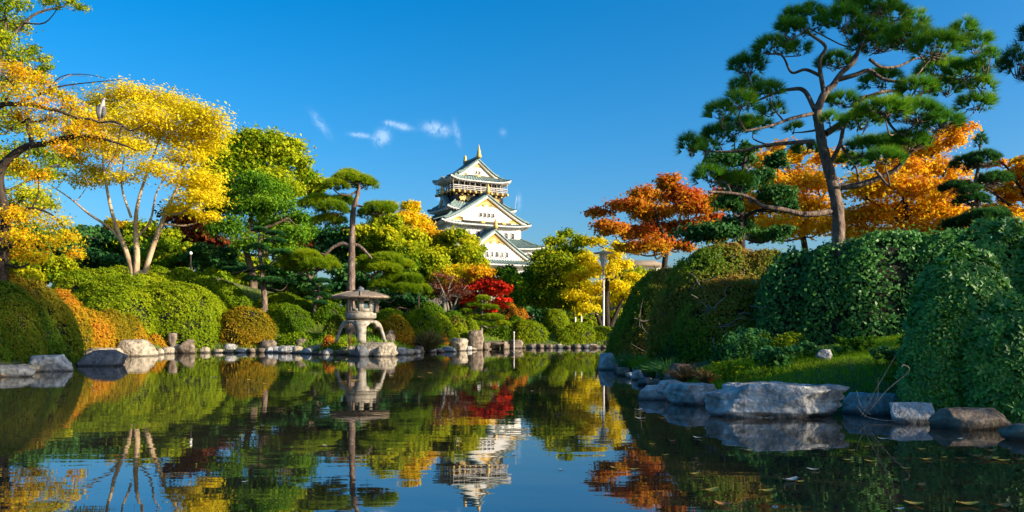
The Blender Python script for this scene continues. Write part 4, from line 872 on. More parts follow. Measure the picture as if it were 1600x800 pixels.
def rhododendron():
    Y = 10.9; rng = np.random.default_rng(50); E = []
    for (px, pt, pb, hw, dy) in ((1560, 354, 640, 112, .8), (1510, 400, 636, 92, .2), (1640, 362, 650, 110, .4), (1472, 468, 630, 54, 0), (1590, 470, 646, 90, -.3)):
        sc = (Y+dy)/FPX; b = W(px, pb, Y+dy); tp = W(px, pt, Y+dy); E.append((np.array([b[0], Y+dy, b[2]]), hw*sc, hw*sc*.75, tp[2]-b[2]))
    t = thing('rhododendron_bush', 'large glossy rhododendron bush filling the right edge', 'bush', (E[0][0][0], E[0][0][1], .3))
    leafV, leafF = [], []
    for k in range(10):                           # one whorl: ten folded lance leaves round a bud
        a = k*2.4; tilt = .25+.5*((k*37) % 10)/10; L = .125*(.8+.4*((k*53) % 10)/10); w = L*.17
        d = np.array([math.cos(a)*math.cos(tilt), math.sin(a)*math.cos(tilt), math.sin(tilt)]); s = np.array([-math.sin(a), math.cos(a), 0]); up = np.cross(s, d)*-1
        V = [d*.008, d*L*.45+s*w+up*w*.5, d*L*.8+s*w*.7+up*w*.3-np.array([0, 0, L*.05]), d*L-np.array([0, 0, L*.15]), d*L*.8-s*w*.7+up*w*.3-np.array([0, 0, L*.05]), d*L*.45-s*w+up*w*.5, d*L*.45, d*L*.8-np.array([0, 0, L*.05])]
        leafV.append(V); leafF.append([[0, 1, 6, 6], [1, 2, 7, 6], [2, 3, 7, 7], [7, 3, 4, 4], [6, 7, 4, 5], [0, 6, 5, 5]])
    WV = np.array(leafV).reshape(-1, 3)
    tri = []; quad = []
    for i, f in enumerate(leafF):
        for q in f:
            q = [x+8*i for x in q]
            (quad if len(set(q)) == 4 else tri).append(q if len(set(q)) == 4 else list(dict.fromkeys(q)))
    tri, quad = np.array(tri), np.array(quad)
    order = lambda lo, hi, n: np.clip(lo+(hi-lo)*rng.uniform(size=n), 0, 1)
    P_all, N_all = [], []
    for i, (c, a, b, h) in enumerate(E):
        ph = rng.normal(size=(4, 3)); n = 1350; D, r = dome_points(rng, n, c, a, b, h, 2.1, .06, ph); S = np.array([a, b, h])
        P = D*r[:, None]*S*(1-.05*np.abs(rng.normal(size=(len(D), 1)))); keep = np.ones(len(P), bool)
        for j, (c2, a2, b2, h2) in enumerate(E):
            if j != i: q = (P+c-c2)/np.array([a2, b2, h2]); keep &= (np.abs(q)**2.3).sum(1) > .78
        N = unit(unit(D/S)+np.array([0, -.3, .25])+rng.normal(size=P.shape)*.35); P_all.append((P+c)[keep]); N_all.append(N[keep])
        Di, Fi = ico(4); Vc = Di*dome_r(Di, 2.1, .06, ph)[:, None]*S*.86; part('branches', Vc+c, Fi, CORE, t, smooth=True)  # solid dark core painted as the bush's inner shade
    P, N = np.concatenate(P_all), np.concatenate(N_all)
    # rotation matrices that turn the whorl's axis to N
    x = unit(np.cross(N, sph(rng, len(N)))); y = np.cross(N, x); Rm = np.stack([x, y, N], -1); sc = rng.uniform(.8, 1.25, len(P))
    facing = (P[:, 1]-9.0)-.6*((np.array([0, 0, CH])-P)*N).sum(1)/np.linalg.norm(P, axis=1)
    inview = (P[:, 0] < .63*P[:, 1]); rank = np.argsort(facing+np.where(inview, 0, 50)); singles = rank[:300]; rest = rank[300:]
    meshes = []
    for lo, hi in ((0, .35), (.2, .7), (.6, 1)):
        me = mk('leaf_whorl', WV, [tri, quad], TEALR, attr=order(lo, hi, len(tri)+len(quad))); meshes.append(me)
    proto = None
    base = WL[t.name]
    for q, i in enumerate(singles):
        o = bpy.data.objects.new('leaf_whorl', meshes[q % 3]) if proto is None else proto.copy()
        if proto is None: proto = o
        o.data = meshes[q % 3]; COL.objects.link(o); o.parent = t; o.location = tuple(P[i]-base)
        m4 = np.eye(4); m4[:3, :3] = Rm[i]
        from mathutils import Matrix
        o.rotation_euler = Matrix(m4.tolist()).to_euler(); o.scale = (sc[i],)*3
    V = (np.einsum('nij,kj->nki', Rm[rest], WV)*sc[rest][:, None, None]+P[rest][:, None]).reshape(-1, 3); m = len(WV); off = (np.arange(len(rest))*m)[:, None, None]
    part('leaf_whorls', V, [(tri[None]+off).reshape(-1, 3), (quad[None]+off).reshape(-1, 4)], TEALR, t, attr=rng.uniform(0, 1, len(rest)*(len(tri)+len(quad))), kind='stuff')
TEALR = leaf_mat('leaf_rhododendron', [(.035,.13,.022),(.08,.24,.032),(.20,.38,.045)], .22, .4, spec=.35)
rhododendron()
# ------------------------------------------------------------------ the big right pine and its neighbours
z8 = lambda x, y: (1050+x/2.105, y/2.105)
Q = lambda L, r0, r1, dy=0: [(*z8(x, y), r0+(r1-r0)*i/(len(L)-1), dy*i/(len(L)-1)) for i, (x, y) in enumerate(L)]
pine('great leaning black pine with twisting limbs rising over the right hedge', 18.5,
     Q([(552,900),(548,800),(546,700),(527,600),(500,500),(485,420),(478,370),(500,310),(530,280)], 10.5, 5),
     [Q([(530,695),(440,705),(360,688),(300,680),(250,645),(200,635),(120,630)], 5, 1.6, -.8), Q([(556,615),(620,605),(690,580),(740,550),(780,500),(820,470)], 5.5, 2, -.6),
      Q([(468,465),(390,470),(300,480),(230,495),(140,500),(80,490)], 3.6, 1.2, .5), Q([(470,362),(440,300),(400,290),(340,300),(290,330),(230,350)], 4, 1.2, .7),
      Q([(470,372),(400,385),(350,410),(300,420),(240,430)], 3, 1.2, -.9), Q([(505,440),(560,400),(600,360),(640,320),(720,340),(800,330),(870,350),(940,380)], 5.5, 1.2, .8),
      Q([(525,530),(550,470),(575,400),(640,345),(690,370),(730,420),(770,450)], 3.6, 1.4, -1), Q([(530,280),(560,240),(600,200),(620,140),(640,80),(650,40)], 5, 1.3, .3),
      Q([(500,310),(480,200),(500,150),(450,110),(430,90)], 4, 1.3, -.5), Q([(490,250),(440,230),(390,240),(360,190),(330,165)], 3, 1.0, .4),
      Q([(545,262),(600,245),(650,230),(700,262),(780,265),(830,210),(870,175)], 4.2, 1.2, -.6), Q([(640,320),(700,300),(760,300),(850,270),(920,260),(1000,290)], 3.2, 1.0, 1.0),
      Q([(620,150),(680,110),(720,70),(780,60)], 2.6, 1.0, -.4), Q([(650,195),(690,220),(750,220),(800,190),(880,190),(950,140)], 2.6, 1.0, .6)],
     [(*z8(x, y), rx/2.105*1.12, ry/2.105*1.3) for x, y, rx, ry in [(440,85,80,52),(385,110,45,32),(330,165,55,30),(250,230,58,40),(420,170,40,22),(245,300,58,36),(320,312,45,28),(225,350,48,28),(330,372,40,22),(160,380,42,32),(210,430,58,32),(150,460,52,32),(62,490,40,32),(112,500,46,22),(270,420,56,26),(400,430,28,18),(600,40,60,38),(670,30,60,38),(570,18,36,26),(725,62,60,36),(560,80,56,36),(640,110,60,30),(680,150,84,40),(770,140,76,40),(800,72,38,28),(870,170,76,40),(960,108,38,34),(1000,160,48,46),(1040,212,38,38),(540,215,58,30),(690,275,66,36),(800,300,56,36),(880,240,76,36),(960,250,66,36),(1020,290,38,32),(1000,350,56,30),(900,300,56,26),(560,340,56,20),(620,410,66,30),(700,370,74,26),(800,382,76,30),(880,415,66,30),(640,500,66,34),(590,545,46,28),(720,480,56,30),(780,480,66,30),(520,400,28,18),(440,500,46,18),(700,530,56,22),(130,590,60,34),(210,608,56,32)]],
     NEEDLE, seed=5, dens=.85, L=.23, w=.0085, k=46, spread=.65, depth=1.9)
c8 = lambda x, y: (1420+x/3.333, 180+y/3.333)
pine('layered garden pine in front of the far right maple', 20.5, [(*c8(350,700), 4.5), (*c8(362,480), 4), (*c8(350,350), 3), (*c8(365,250), 2.2), (*c8(375,120), 1)], [],
     [(*c8(x, y), rx/3.333*1.12, ry/3.333*1.35, d) for x, y, rx, ry, d in [(375,150,22,46,0),(300,265,75,42,.2),(390,245,80,45,-.2),(255,385,85,30,.3),(330,400,50,24,-.3),(440,345,90,36,.1),(330,455,85,34,-.2),(250,585,78,32,.2),(390,545,120,38,-.3),(460,520,60,26,.3)]],
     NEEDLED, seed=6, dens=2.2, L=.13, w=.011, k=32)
pine('pine branch tip of the tree standing just outside at the top right', 13.5, [(1760, 560, 10), (1750, 330, 8), (1730, 150, 6), (1720, -60, 4)], [[(1740, 200, 4), (1680, 150, 3), (1620, 115, 2), (1590, 100, 1)], [(1730, 120, 4), (1680, 90, 3), (1610, 70, 1.2)]],
     [(1592,108,28,34,0),(1612,70,26,30,.2),(1640,120,40,30,.2),(1660,60,50,40,-.2),(1700,150,60,40,.5),(1760,100,70,50,-.5),(1700,0,80,50,0),(1780,-60,80,60,.3),(1820,60,70,60,.2),(1800,200,70,50,0)], NEEDLED, seed=7, dens=1.2, L=.18, w=.009, k=26)
z7 = lambda x, y: (900+x/2.667, 200+y/2.667)
Z7 = lambda L: [(*z7(x, y), rx/2.667, ry/2.667) for x, y, rx, ry in L]
tree('rust red maple with glowing underside left of the big pine', 46, [[(*z7(365,700), 5), (*z7(370,560), 4.5), (*z7(380,480), 4), (*z7(345,400), 2.5), (*z7(330,330), 1.5)], [(*z7(376,500), 3.2), (*z7(420,420), 2.4), (*z7(440,350), 1.4)], [(*z7(372,520), 3), (*z7(300,470), 2), (*z7(230,440), 1.2)]],
     Z7([(390,235,60,40),(300,290,80,45),(430,285,70,40),(215,335,80,40),(330,365,95,50),(470,340,75,50),(95,360,55,28),(150,425,70,40),(255,445,95,40),(380,435,85,50),(215,510,60,30),(320,500,90,35),(440,500,60,30),(540,320,60,60),(560,400,60,50),(610,300,60,50),(500,420,60,50)]),
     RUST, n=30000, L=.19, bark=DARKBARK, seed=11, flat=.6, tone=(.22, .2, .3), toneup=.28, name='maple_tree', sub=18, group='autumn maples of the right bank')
tree('golden orange maple standing behind the great pine', 30, [[(1440, 400, 6), (1420, 340, 5), (1410, 290, 3.5), (1400, 240, 2)], [(1430, 370, 4), (1460, 310, 3), (1480, 260, 1.5)], [(1425, 360, 3.5), (1370, 320, 2.5), (1330, 290, 1.5)], [(1420, 330, 3), (1445, 260, 2), (1480, 215, 1)]],
     [(1495,205,24,15),(1470,225,34,18),(1440,240,34,18),(1400,262,36,20),(1370,290,40,22),(1420,300,46,24),(1470,270,40,22),(1490,300,36,22),(1450,330,50,24),(1400,340,46,24),(1360,340,40,22),(1350,300,34,20),(1500,340,36,20),(1430,365,50,18),(1370,372,40,16),(1480,362,40,16),(1340,365,34,16),(1400,225,26,14)],
     ORANGE, n=36000, L=.12, bark=DARKBARK, seed=12, flat=.45, gap=.3, tone=(.2, .25, .35), toneup=.15, name='maple_tree', sub=22, sig=.42, group='autumn maples of the right bank', asp=.75, lift=.6)
tree('yellow orange maple between the dark evergreen and pine trunk', 33, [[(1260, 410, 5), (1250, 350, 4), (1240, 300, 2.5), (1230, 250, 1.5)], [(1255, 370, 3), (1285, 310, 2), (1300, 270, 1)], [(1252, 360, 3), (1210, 320, 2), (1180, 290, 1)]],
     [(1225,235,26,16),(1200,255,30,18),(1250,250,30,18),(1240,285,40,22),(1200,290,34,20),(1275,290,34,20),(1220,320,44,22),(1265,325,40,22),(1180,325,34,20),(1240,355,50,22),(1195,360,40,20),(1285,355,34,20),(1160,350,34,20),(1140,320,30,20),(1150,285,24,16),(1300,250,26,16)],
     ORANGE, n=29000, L=.125, bark=DARKBARK, seed=13, flat=.5, gap=.3, tone=(.2, .25, .3), toneup=.1, name='maple_tree', sub=20, sig=.42, group='autumn maples of the right bank', asp=.75, lift=.6)
tree('thin orange maple at the far right edge', 27, [[(1620, 400, 5), (1610, 340, 4), (1620, 280, 3), (1640, 230, 2)], [(1612, 350, 3), (1570, 315, 2), (1530, 290, 1), (1500, 300, .6)], [(1615, 330, 3), (1580, 270, 1.8), (1555, 245, .8)]],
     [(1555,300,34,14),(1580,280,34,16),(1600,310,36,18),(1570,335,40,16),(1610,260,30,16),(1640,290,40,22),(1560,255,18,8),(1590,350,40,14),(1640,340,40,20),(1660,250,40,22),(1540,330,26,12)],
     ORANGE, n=11000, L=.13, bark=DARKBARK, seed=14, flat=.4, tone=(.2, .25, .3), name='maple_tree', group='autumn maples of the right bank', asp=.75, lift=.6, gap=.25)
tree('dark glossy evergreen tree under the low pine branch', 25, [[(1158, 400, 7), (1157, 350, 6), (1157, 300, 4), (1165, 240, 2)], [(1157, 345, 3), (1180, 330, 2.4), (1210, 325, 1.5)]],
     Z7([(600,140,60,40),(680,135,60,45),(720,90,40,30),(520,450,100,38),(600,440,90,40),(660,415,80,40),(800,450,80,36),(860,440,50,30),(830,290,80,52),(760,210,60,44),(840,150,45,50),(700,250,70,50),(640,320,60,36),(870,330,50,36)]),
     DARK, n=16000, L=.13, bark=DARKBARK, seed=15, flat=.7, tone=(.15, .2, .4), asp=.5, sub=16, depth=1.2)
# trees beyond the frame on the right whose shade lies over the bank (the edge of the same grove)
for i, (x, y, h, r) in enumerate([(25, 9.5, 8.4, 4.4), (24, 2.5, 9.4, 4.4), (27, 15, 8.6, 4.0), (30.9, 5.7, 22.0, 5.4), (24, -5, 11, 4.4), (33, -2, 14, 5.2)]):
    f = FPX/y if y > 1 else 0
    rng = np.random.default_rng(60+i); g = float(ground(np.array([x]), np.array([y]))[0])
    t = thing('shade_tree', ['bushy evergreen beside the rhododendron', 'round evergreen nearest the viewer on the right bank', 'evergreen behind the layered garden pine', 'tall unseen evergreen with a flat crown shaped to shade the left bush', 'evergreen behind the viewer on the right bank', 'tallest evergreen on the right bank away from water'][i], 'tree', (x, y, g), 'evergreens of the right bank grove')
    m = MB(); m.tube(smooth_path([(x, y, g-.2), (x+.1, y, g+h*.35), (x-.1, y+.1, g+h*.85)], 4), np.linspace(.22, .06, 9), 8)
    P, N = [], []
    nl = 950 if h > 20 else 250  # unseen tall tree: dense, high, flat crown shaped to shade the left bush
    for k in range(16):
        d = sph(rng, 1)[0]; flat_ = h > 20; c = np.array([x, y, g+h*(.77 if flat_ else .58)])+d*np.array([r*.66, r*.66, h*(.06 if flat_ else .28)]); s = r*(.3 if flat_ else .42)*rng.uniform(.7, 1.2)
        m.tube(smooth_path([(x, y, g+h*.4+d[2]*h*.2), (np.array([x, y, c[2]])+c)/2, c], 3), np.linspace(.06, .02, 7), 5)
        D = sph(rng, nl); P.append(c+D*s*rng.uniform(.5, 1, (nl, 1))); N.append(D+sph(rng, nl)*.8)
    m.part('trunk', BARK, t, smooth=True); P, N = np.concatenate(P), np.concatenate(N); V, F = leafquads(rng, P, N, .24, .13); part('crown', V, F, GREEN, t, attr=rng.uniform(0, 1, len(P)))
# ------------------------------------------------------------------ trees, left shore
def spr(L): return L
tree('broad golden yellow tree with three pale trunks on the hedge hill', 42.5,
     [[(213, 432, 5), (214, 400, 4.6), (212, 360, 3.8), (215, 320, 2.6), (230, 270, 1.8), (250, 215, 1.0)], [(208, 432, 4.2), (198, 395, 4), (180, 350, 3), (168, 300, 2.2), (160, 250, 1.2)], [(226, 432, 4.2), (236, 395, 4.2), (258, 335, 3.2), (280, 285, 2.2), (295, 230, 1.2)],
      [(196, 385, 2.4), (170, 355, 2.2), (140, 335, 1.8), (110, 310, 1.2), (80, 290, .7)], [(215, 370, 2), (235, 345, 1.8), (245, 300, 1.2), (270, 260, .8)], [(205, 340, 2), (190, 290, 1.4), (195, 240, .8)]],
     [(200,150,45,20),(165,165,45,22),(240,160,45,22),(275,175,45,22),(310,185,40,22),(325,205,34,22),(215,190,54,25),(170,200,47,25),(260,205,52,25),(300,220,47,25),(130,190,38,22),(125,225,38,22),(175,235,45,22),(320,235,27,20),(285,250,40,20),(300,285,40,22),(310,315,38,20),(285,330,29,15),(322,342,22,12),(210,230,38,18),(110,250,29,18),(150,270,34,15),(190,280,31,12),(140,285,30,14),(330,300,20,22),(240,265,34,14),(90,275,24,10)],
     YELLOW, n=44000, L=.15, bark=PALEBARK, seed=21, flat=.5, tone=(.25, .2, .3), toneup=.15, sub=34, sig=.38, name='yellow_tree', lift=.8, asp=.55, twigs=5)
tree('tall leafy green yellow tree at the top left corner', 31, [[(-30, 440, 9), (-25, 300, 8), (-15, 180, 6), (0, 90, 4), (10, 30, 2)], [(-10, 150, 4), (30, 120, 2.5), (60, 110, 1.2)], [(0, 80, 3), (50, 25, 2), (100, 10, 1.2)]],
     [(10,10,34,24),(-30,30,50,30),(20,45,26,20),(-10,70,40,26),(10,95,36,20),(45,80,20,14),(62,95,20,14),(48,118,30,16),(70,112,14,14),(20,130,36,18),(95,8,22,12),(120,10,18,13),(75,3,20,10),(-40,100,50,36),(-30,170,50,40),(20,200,40,26),(50,240,40,24),(10,270,44,28),(60,275,34,20),(-30,250,50,40),(40,310,40,24),(10,330,40,26),(75,325,24,16),(90,260,24,14)],
     YGREEN, n=26000, L=.11, bark=BARK, seed=22, flat=.6, tone=(.25, .25, .35), asp=.55, sub=20, depth=2.0)
def cherry():
    t, NP, NR = tree('old cherry at the left edge with sparse orange leaves and a heron on its branch', 26,
     [[(2, 445, 9), (4, 400, 9), (10, 345, 8.5), (0, 300, 8), (0, 266, 7.5), (24, 240, 6), (46, 228, 5), (75, 224, 4.4), (100, 216, 4), (140, 213, 3), (185, 224, 1.6), (215, 236, .8)],
      [(-40, 200, 5.5), (0, 165, 4.4), (25, 163, 3.6), (52, 165, 3), (90, 173, 2.4), (118, 184, 1.9), (140, 186, 1.8), (158, 191, 1.8), (178, 190, 2.0), (192, 197, 1.6), (205, 204, 1.2), (232, 192, .8)],
      [(8, 158, 2), (20, 135, 1.4), (8, 120, .9)], [(30, 160, 2), (60, 148, 1.5), (95, 135, 1.1), (130, 130, .9), (190, 124, .5)], [(70, 146, 1.2), (95, 120, .8), (130, 116, .6), (165, 122, .4)], [(190, 196, 1.2), (186, 215, .9), (180, 240, .6), (165, 265, .4)], [(50, 226, 3.6), (46, 205, 4.2), (44, 186, 4)], [(100, 216, 2), (120, 240, 1.3), (128, 270, .7)], [(4, 340, 3), (40, 325, 2.2), (80, 335, 1.4), (115, 370, .7)]],
     [(20,110,24,12,-.3),(45,125,28,12,.4),(70,130,22,10,.2),(30,145,28,12,-.4),(80,145,22,9,0),(100,155,22,9,.3),(60,165,28,10,-.3),(115,165,22,9,.2),(25,185,26,12,.5),(80,190,26,12,.4),(110,205,28,12,-.3),(60,210,22,10,-.5),(130,195,22,9,.4),(140,225,22,12,.3),(100,235,22,12,-.3),(160,215,18,9,0),(170,250,16,10,.2),(30,260,26,12,.4),(60,275,20,12,0),
      (15,340,26,14,-.5),(50,340,30,13,.4),(85,352,26,13,0),(110,375,20,13,-.2),(120,400,14,12,.1),(70,380,28,15,.3),(35,375,30,16,-.4),(20,400,26,14,.2),(60,405,24,12,-.2)],
     GOLD, n=11500, L=.085, bark=DARKBARK, seed=23, flat=.8, tone=(.25, .25, .4), asp=.6, sub=14, depth=1.0, name='cherry_tree', sig=.42, limbs=True, twigs=7, lift=.1)
    rng = np.random.default_rng(5); m = MB()
    for _ in range(130):
        i = rng.integers(0, len(NP)); a = NP[i]
        if NR[i] > .12: continue
        d = unit(rng.normal(size=3)*np.array([1, .7, .5])+np.array([.5, 0, -.2])); pts = [a]
        for _k in range(4): d = unit(d+rng.normal(size=3)*.25+np.array([0, 0, -.12])); pts.append(pts[-1]+d*rng.uniform(.15, .3))
        m.tube(smooth_path(pts, 2), np.linspace(.010, .003, 9), 3)
    m.part('twigs', GREYBARK, t, kind='stuff')
cherry()
tree('great green camphor tree behind the garden', 62, [[(415, 430, 7), (410, 350, 6), (405, 290, 5), (400, 250, 3)], [(408, 310, 4), (440, 280, 3), (455, 250, 2)]],
     [(405,220,34,18),(370,230,36,20),(440,230,30,18),(345,245,34,20),(420,245,40,22),(460,255,22,22),(380,265,44,24),(475,280,22,18),(490,300,20,16),(340,275,36,24),(330,300,36,24),(455,300,24,18),(500,290,16,14),(420,290,40,22)],
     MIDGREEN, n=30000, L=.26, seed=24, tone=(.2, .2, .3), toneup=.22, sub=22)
tree('dense bright green tree with a crooked trunk left of the lantern pine', 50, [[(395, 432, 6), (388, 405, 5), (384, 380, 4.5), (390, 350, 3.5), (400, 310, 2)], [(385, 372, 3), (365, 350, 2.2), (350, 330, 1.4)], [(388, 365, 3), (430, 350, 2.2), (450, 340, 1.4)]],
     [(390,285,30,18),(360,300,30,20),(420,300,34,18),(345,330,28,20),(385,325,40,22),(430,325,36,20),(465,345,28,18),(355,360,30,18),(420,355,40,20),(455,372,34,18),(480,362,18,14),(400,385,40,16),(440,395,30,14),(350,290,20,14),(335,310,16,16)],
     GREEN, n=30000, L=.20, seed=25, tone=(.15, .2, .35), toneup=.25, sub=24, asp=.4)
pine('slender lantern pine with a flat crown and bare side limbs', 38.5, [(548, 470, 6.5), (549, 430, 6), (550, 380, 4.8), (552, 330, 4.2), (560, 300, 3), (561, 285, 1.6)],
     [[(548, 384, 3), (535, 381, 2.8), (520, 387, 2.4), (508, 398, 2), (501, 396, 1)], [(550, 383, 3), (560, 384, 2.6), (570, 392, 2.4), (581, 404, 1.4)], [(551, 335, 2), (540, 322, 1.6), (525, 318, 1)], [(556, 320, 2), (570, 325, 1.6), (578, 335, 1)], [(559, 298, 2), (545, 304, 1.5), (530, 302, 1), (520, 295, .8)]],
     [(548,284,32,14.0,0),(570,290,22,14.0,0.5),(525,292,22,11.2,-0.4),(545,276,18,9.8,0.2),(500,318,28,14.0,0.5),(520,330,26,15.4,-0.5),(485,322,20,11.2,0.2),(535,318,20,12.6,0.6),(590,330,26,14.0,-0.3),(608,326,14,9.8,0.2),(575,338,18,12.6,0.4),(515,348,28,14.0,0.3)], NEEDLEY, seed=31, dens=1.15, L=.24, w=.02, k=22, sub=4)
pine('low bright green umbrella pine left of the lantern', 42, [(493, 470, 3.5), (490, 445, 3), (482, 430, 2.4), (478, 418, 1.6)], [[(484, 436, 2), (500, 420, 1.2)], [(482, 432, 2), (460, 424, 1.2)]],
     [(455,412,20,12.6,0.2),(478,405,24,14.0,-0.2),(505,412,22,12.6,0.3),(490,418,24,12.6,-0.5),(465,422,22,11.2,0.5),(440,418,14,8.4,0),(520,418,12,8.4,0)], NEEDLEY, seed=32, dens=1.6, L=.24, w=.022, k=22, sub=4)
pine('low bright green umbrella pine right of the lantern', 43, [(588, 465, 3.5), (586, 445, 3), (582, 432, 2.4), (600, 420, 1.6)], [[(583, 436, 2), (565, 424, 1.6), (553, 414, 1)], [(586, 440, 2), (615, 440, 1.2), (640, 445, .8)]],
     [(580,412,22,12.6,0.2),(605,410,26,14.0,-0.2),(630,418,20,11.2,0.3),(600,422,28,11.2,-0.5),(620,438,26,12.6,0.4),(645,440,16,11.2,-0.2),(600,448,26,11.2,0.2),(635,455,24,11.2,-0.4),(660,455,14,9.8,0.2),(570,422,16,8.4,0.2)], NEEDLEY, seed=33, dens=1.5, L=.24, w=.022, k=22, sub=4)
pine('cloud pruned dark pine with tiered pads on the hill', 42, [(413, 462, 4.2), (410, 445, 4), (409, 420, 3.2), (405, 390, 2.4), (405, 365, 1.2)], [],
     [(406,361,13,6,0),(430,366,14,5,.2),(402,388,17,6.5,-.2),(430,378,18,6,.3),(438,396,18,6,-.3),(375,424,22,6.5,.3),(355,422,10,4,0),(418,421,16,5.5,-.2),(395,438,17,6,.2),(425,440,24,7,-.4),(450,443,16,6,.1),(455,400,13,5,.4)], NEEDLED, seed=34, dens=2.6, L=.13, w=.02, k=22, sub=2)
pine('small cloud pruned topiary pine just left of the lantern roof', 41.5, [(492, 480, 3), (497, 462, 2.4), (499, 445, 1.4)], [],
     [(500,441,18,6,0),(488,452,10,5,.1),(512,450,9,5,-.1),(500,461,12,5,.1),(485,468,9,4,0),(514,466,11,5,.2),(500,474,12,4,-.2)], NEEDLED, seed=35, dens=3.0, L=.12, w=.02, k=22, sub=2)
pine('small tiered pine with a thin pale trunk near the upright rock', 45.6, [(753, 536, 3), (752, 510, 2.4), (753, 490, 2), (754, 470, 1)], [],
     [(755,469,13,7,0),(742,478,16,5.5,.2),(765,482,16,6,-.2),(740,497,20,6,.2),(770,498,20,7,-.2),(748,508,18,6,-.3),(785,508,14,6,.3),(730,488,12,5,0)], NEEDLEY, seed=36, dens=2.0, L=.15, w=.02, k=20, bark=GREYBARK, sub=3)
# middle autumn trees below the castle
G3 = 'autumn trees below the castle'
tree('yellow green tree behind the lantern pine', 58, [[(600, 460, 5), (602, 410, 4), (600, 370, 2.5)]], auto_lobes(607, 385, 52, 48, 16, 21, 71), YGREEN, n=20000, L=.24, seed=71, toneup=.25, group=G3)
tree('tall golden orange tree touching the castle on its left', 62, [[(645, 460, 5), (645, 400, 4), (642, 340, 2.2)]], [(640,326,15,12),(635,342,18,12),(650,345,18,13),(660,360,20,13),(632,362,22,13),(646,380,24,14),(668,382,20,13),(625,385,22,14),(650,402,28,14),(672,400,20,13),(632,410,24,14),(680,372,16,11),(655,425,28,14),(618,370,18,12)], GOLD, n=20000, L=.24, seed=72, tone=(.2, .2, .3), toneup=.1, group=G3, name='autumn_tree')
tree('bushy yellow tree before the lower castle gable', 60, [[(715, 470, 5), (712, 420, 4), (712, 390, 2.5)]], [(712,370,18,11),(695,380,18,12),(730,380,16,12),(745,395,14,11),(700,398,26,13),(728,402,24,14),(750,415,16,13),(685,402,18,13),(712,420,30,14),(740,432,24,13),(690,425,24,14),(758,432,12,12)], YGREEN, n=20000, L=.24, seed=73, tone=(.3, .25, .3), toneup=.15, group=G3, name='autumn_tree')
tree('olive and orange shrubby tree under the castle gable', 56, [[(735, 480, 4), (735, 440, 3), (735, 420, 2)]], auto_lobes(725, 440, 52, 24, 10, 18, 74), GOLD, n=11000, L=.22, seed=74, tone=(.3, .3, .3), toneup=0, group=G3)
tree('deep green tree filling the gap between lantern pine and red maple', 57, [[(660, 480, 4), (660, 440, 3)]], auto_lobes(655, 435, 60, 30, 12, 20, 75), MIDGREEN, n=15000, L=.24, seed=75, toneup=.2, group=G3)
tree('leafless grey twiggy tree with a pale broken stump', 46, [[(696, 510, 4.5), (695, 490, 4), (694, 470, 3.4), (692, 462, 2.6)], [(705, 505, 2), (708, 485, 1.8), (715, 465, 1.4), (730, 445, .8)], [(700, 480, 2), (690, 450, 1.4), (680, 430, .8)], [(716, 500, 1.6), (728, 480, 1.2), (740, 470, .8)], [(706, 480, 1.4), (700, 455, 1), (710, 430, .6)]],
     auto_lobes(700, 450, 38, 28, 9, 16, 76), DRED, n=2600, L=.09, bark=GREYBARK, seed=76, twigs=26, name='bare_tree', sub=40)
tree('vivid red maple by the far shore', 46, [[(742, 515, 3), (738, 500, 2.4), (730, 488, 1.6)], [(740, 508, 2.4), (755, 490, 1.8), (772, 470, 1.2)], [(739, 503, 2), (745, 480, 1.4), (750, 455, .8)]],
     [(762,442,18,7),(745,450,16,7),(780,450,16,7),(770,458,20,8),(790,455,10,6),(738,462,13,7),(735,472,14,7),(732,482,11,6),(775,478,15,7),(785,470,12,6),(750,468,13,6),(765,485,10,5)], RED, n=10500, L=.14, bark=GREYBARK, seed=77, flat=.4, tone=(.2, .2, .4), name='red_maple', depth=1.1, sub=20, lift=.6, asp=.75)
tree('dark green round tree behind the red maple', 55, [[(800, 500, 4), (800, 460, 3), (800, 440, 2)]], auto_lobes(800, 452, 28, 34, 9, 18, 78), GREEN, n=11000, L=.20, seed=78, group=G3)
tree('pine topped green yellow tree right of the castle base', 56, [[(872, 510, 5), (872, 460, 4), (880, 410, 3), (888, 375, 1.6)], [(876, 440, 2.4), (850, 400, 1.6)]], [(885,368,16,8),(868,380,20,9),(905,382,18,10),(880,395,24,10),(850,402,22,12),(910,402,20,12),(870,415,34,15),(900,425,30,15),(845,425,24,15),(860,445,36,16),(895,450,30,16),(830,445,20,14),(870,472,38,15),(835,470,24,14),(905,475,24,14)], YGREEN, n=24000, L=.20, seed=79, tone=(.25, .25, .3), toneup=.0, gap=.1, group=G3)
tree('glowing yellow tree with dark stems behind the lamp post', 53, [[(950, 515, 5), (948, 480, 4), (950, 430, 3.2), (958, 390, 2)], [(940, 512, 4), (932, 490, 3), (920, 470, 2)], [(953, 512, 4.4), (965, 485, 3.4), (975, 465, 2)], [(950, 440, 2), (970, 430, 1.6), (985, 440, 1)]], [(930,380,18,10),(950,400,22,10),(915,410,20,12),(940,425,26,14),(970,415,18,10),(905,435,22,14),(925,455,30,14),(960,450,26,13),(985,435,16,11),(900,465,22,14),(935,475,30,12),(975,470,24,13),(915,485,20,10),(990,460,16,12),(965,385,14,8)], YELLOW, n=17000, L=.17, gap=.15, bark=DARKBARK, seed=80, tone=(.3, .25, .3), group=G3, name='autumn_tree')
tree('yellow autumn tree deeper in behind the far right mounds', 66, [[(1000, 515, 5), (1000, 470, 4), (1005, 430, 2)]], auto_lobes(1000, 455, 40, 34, 10, 22, 81), YGREEN, n=12000, L=.26, seed=81, tone=(.25, .25, .3), toneup=.2, group=G3)
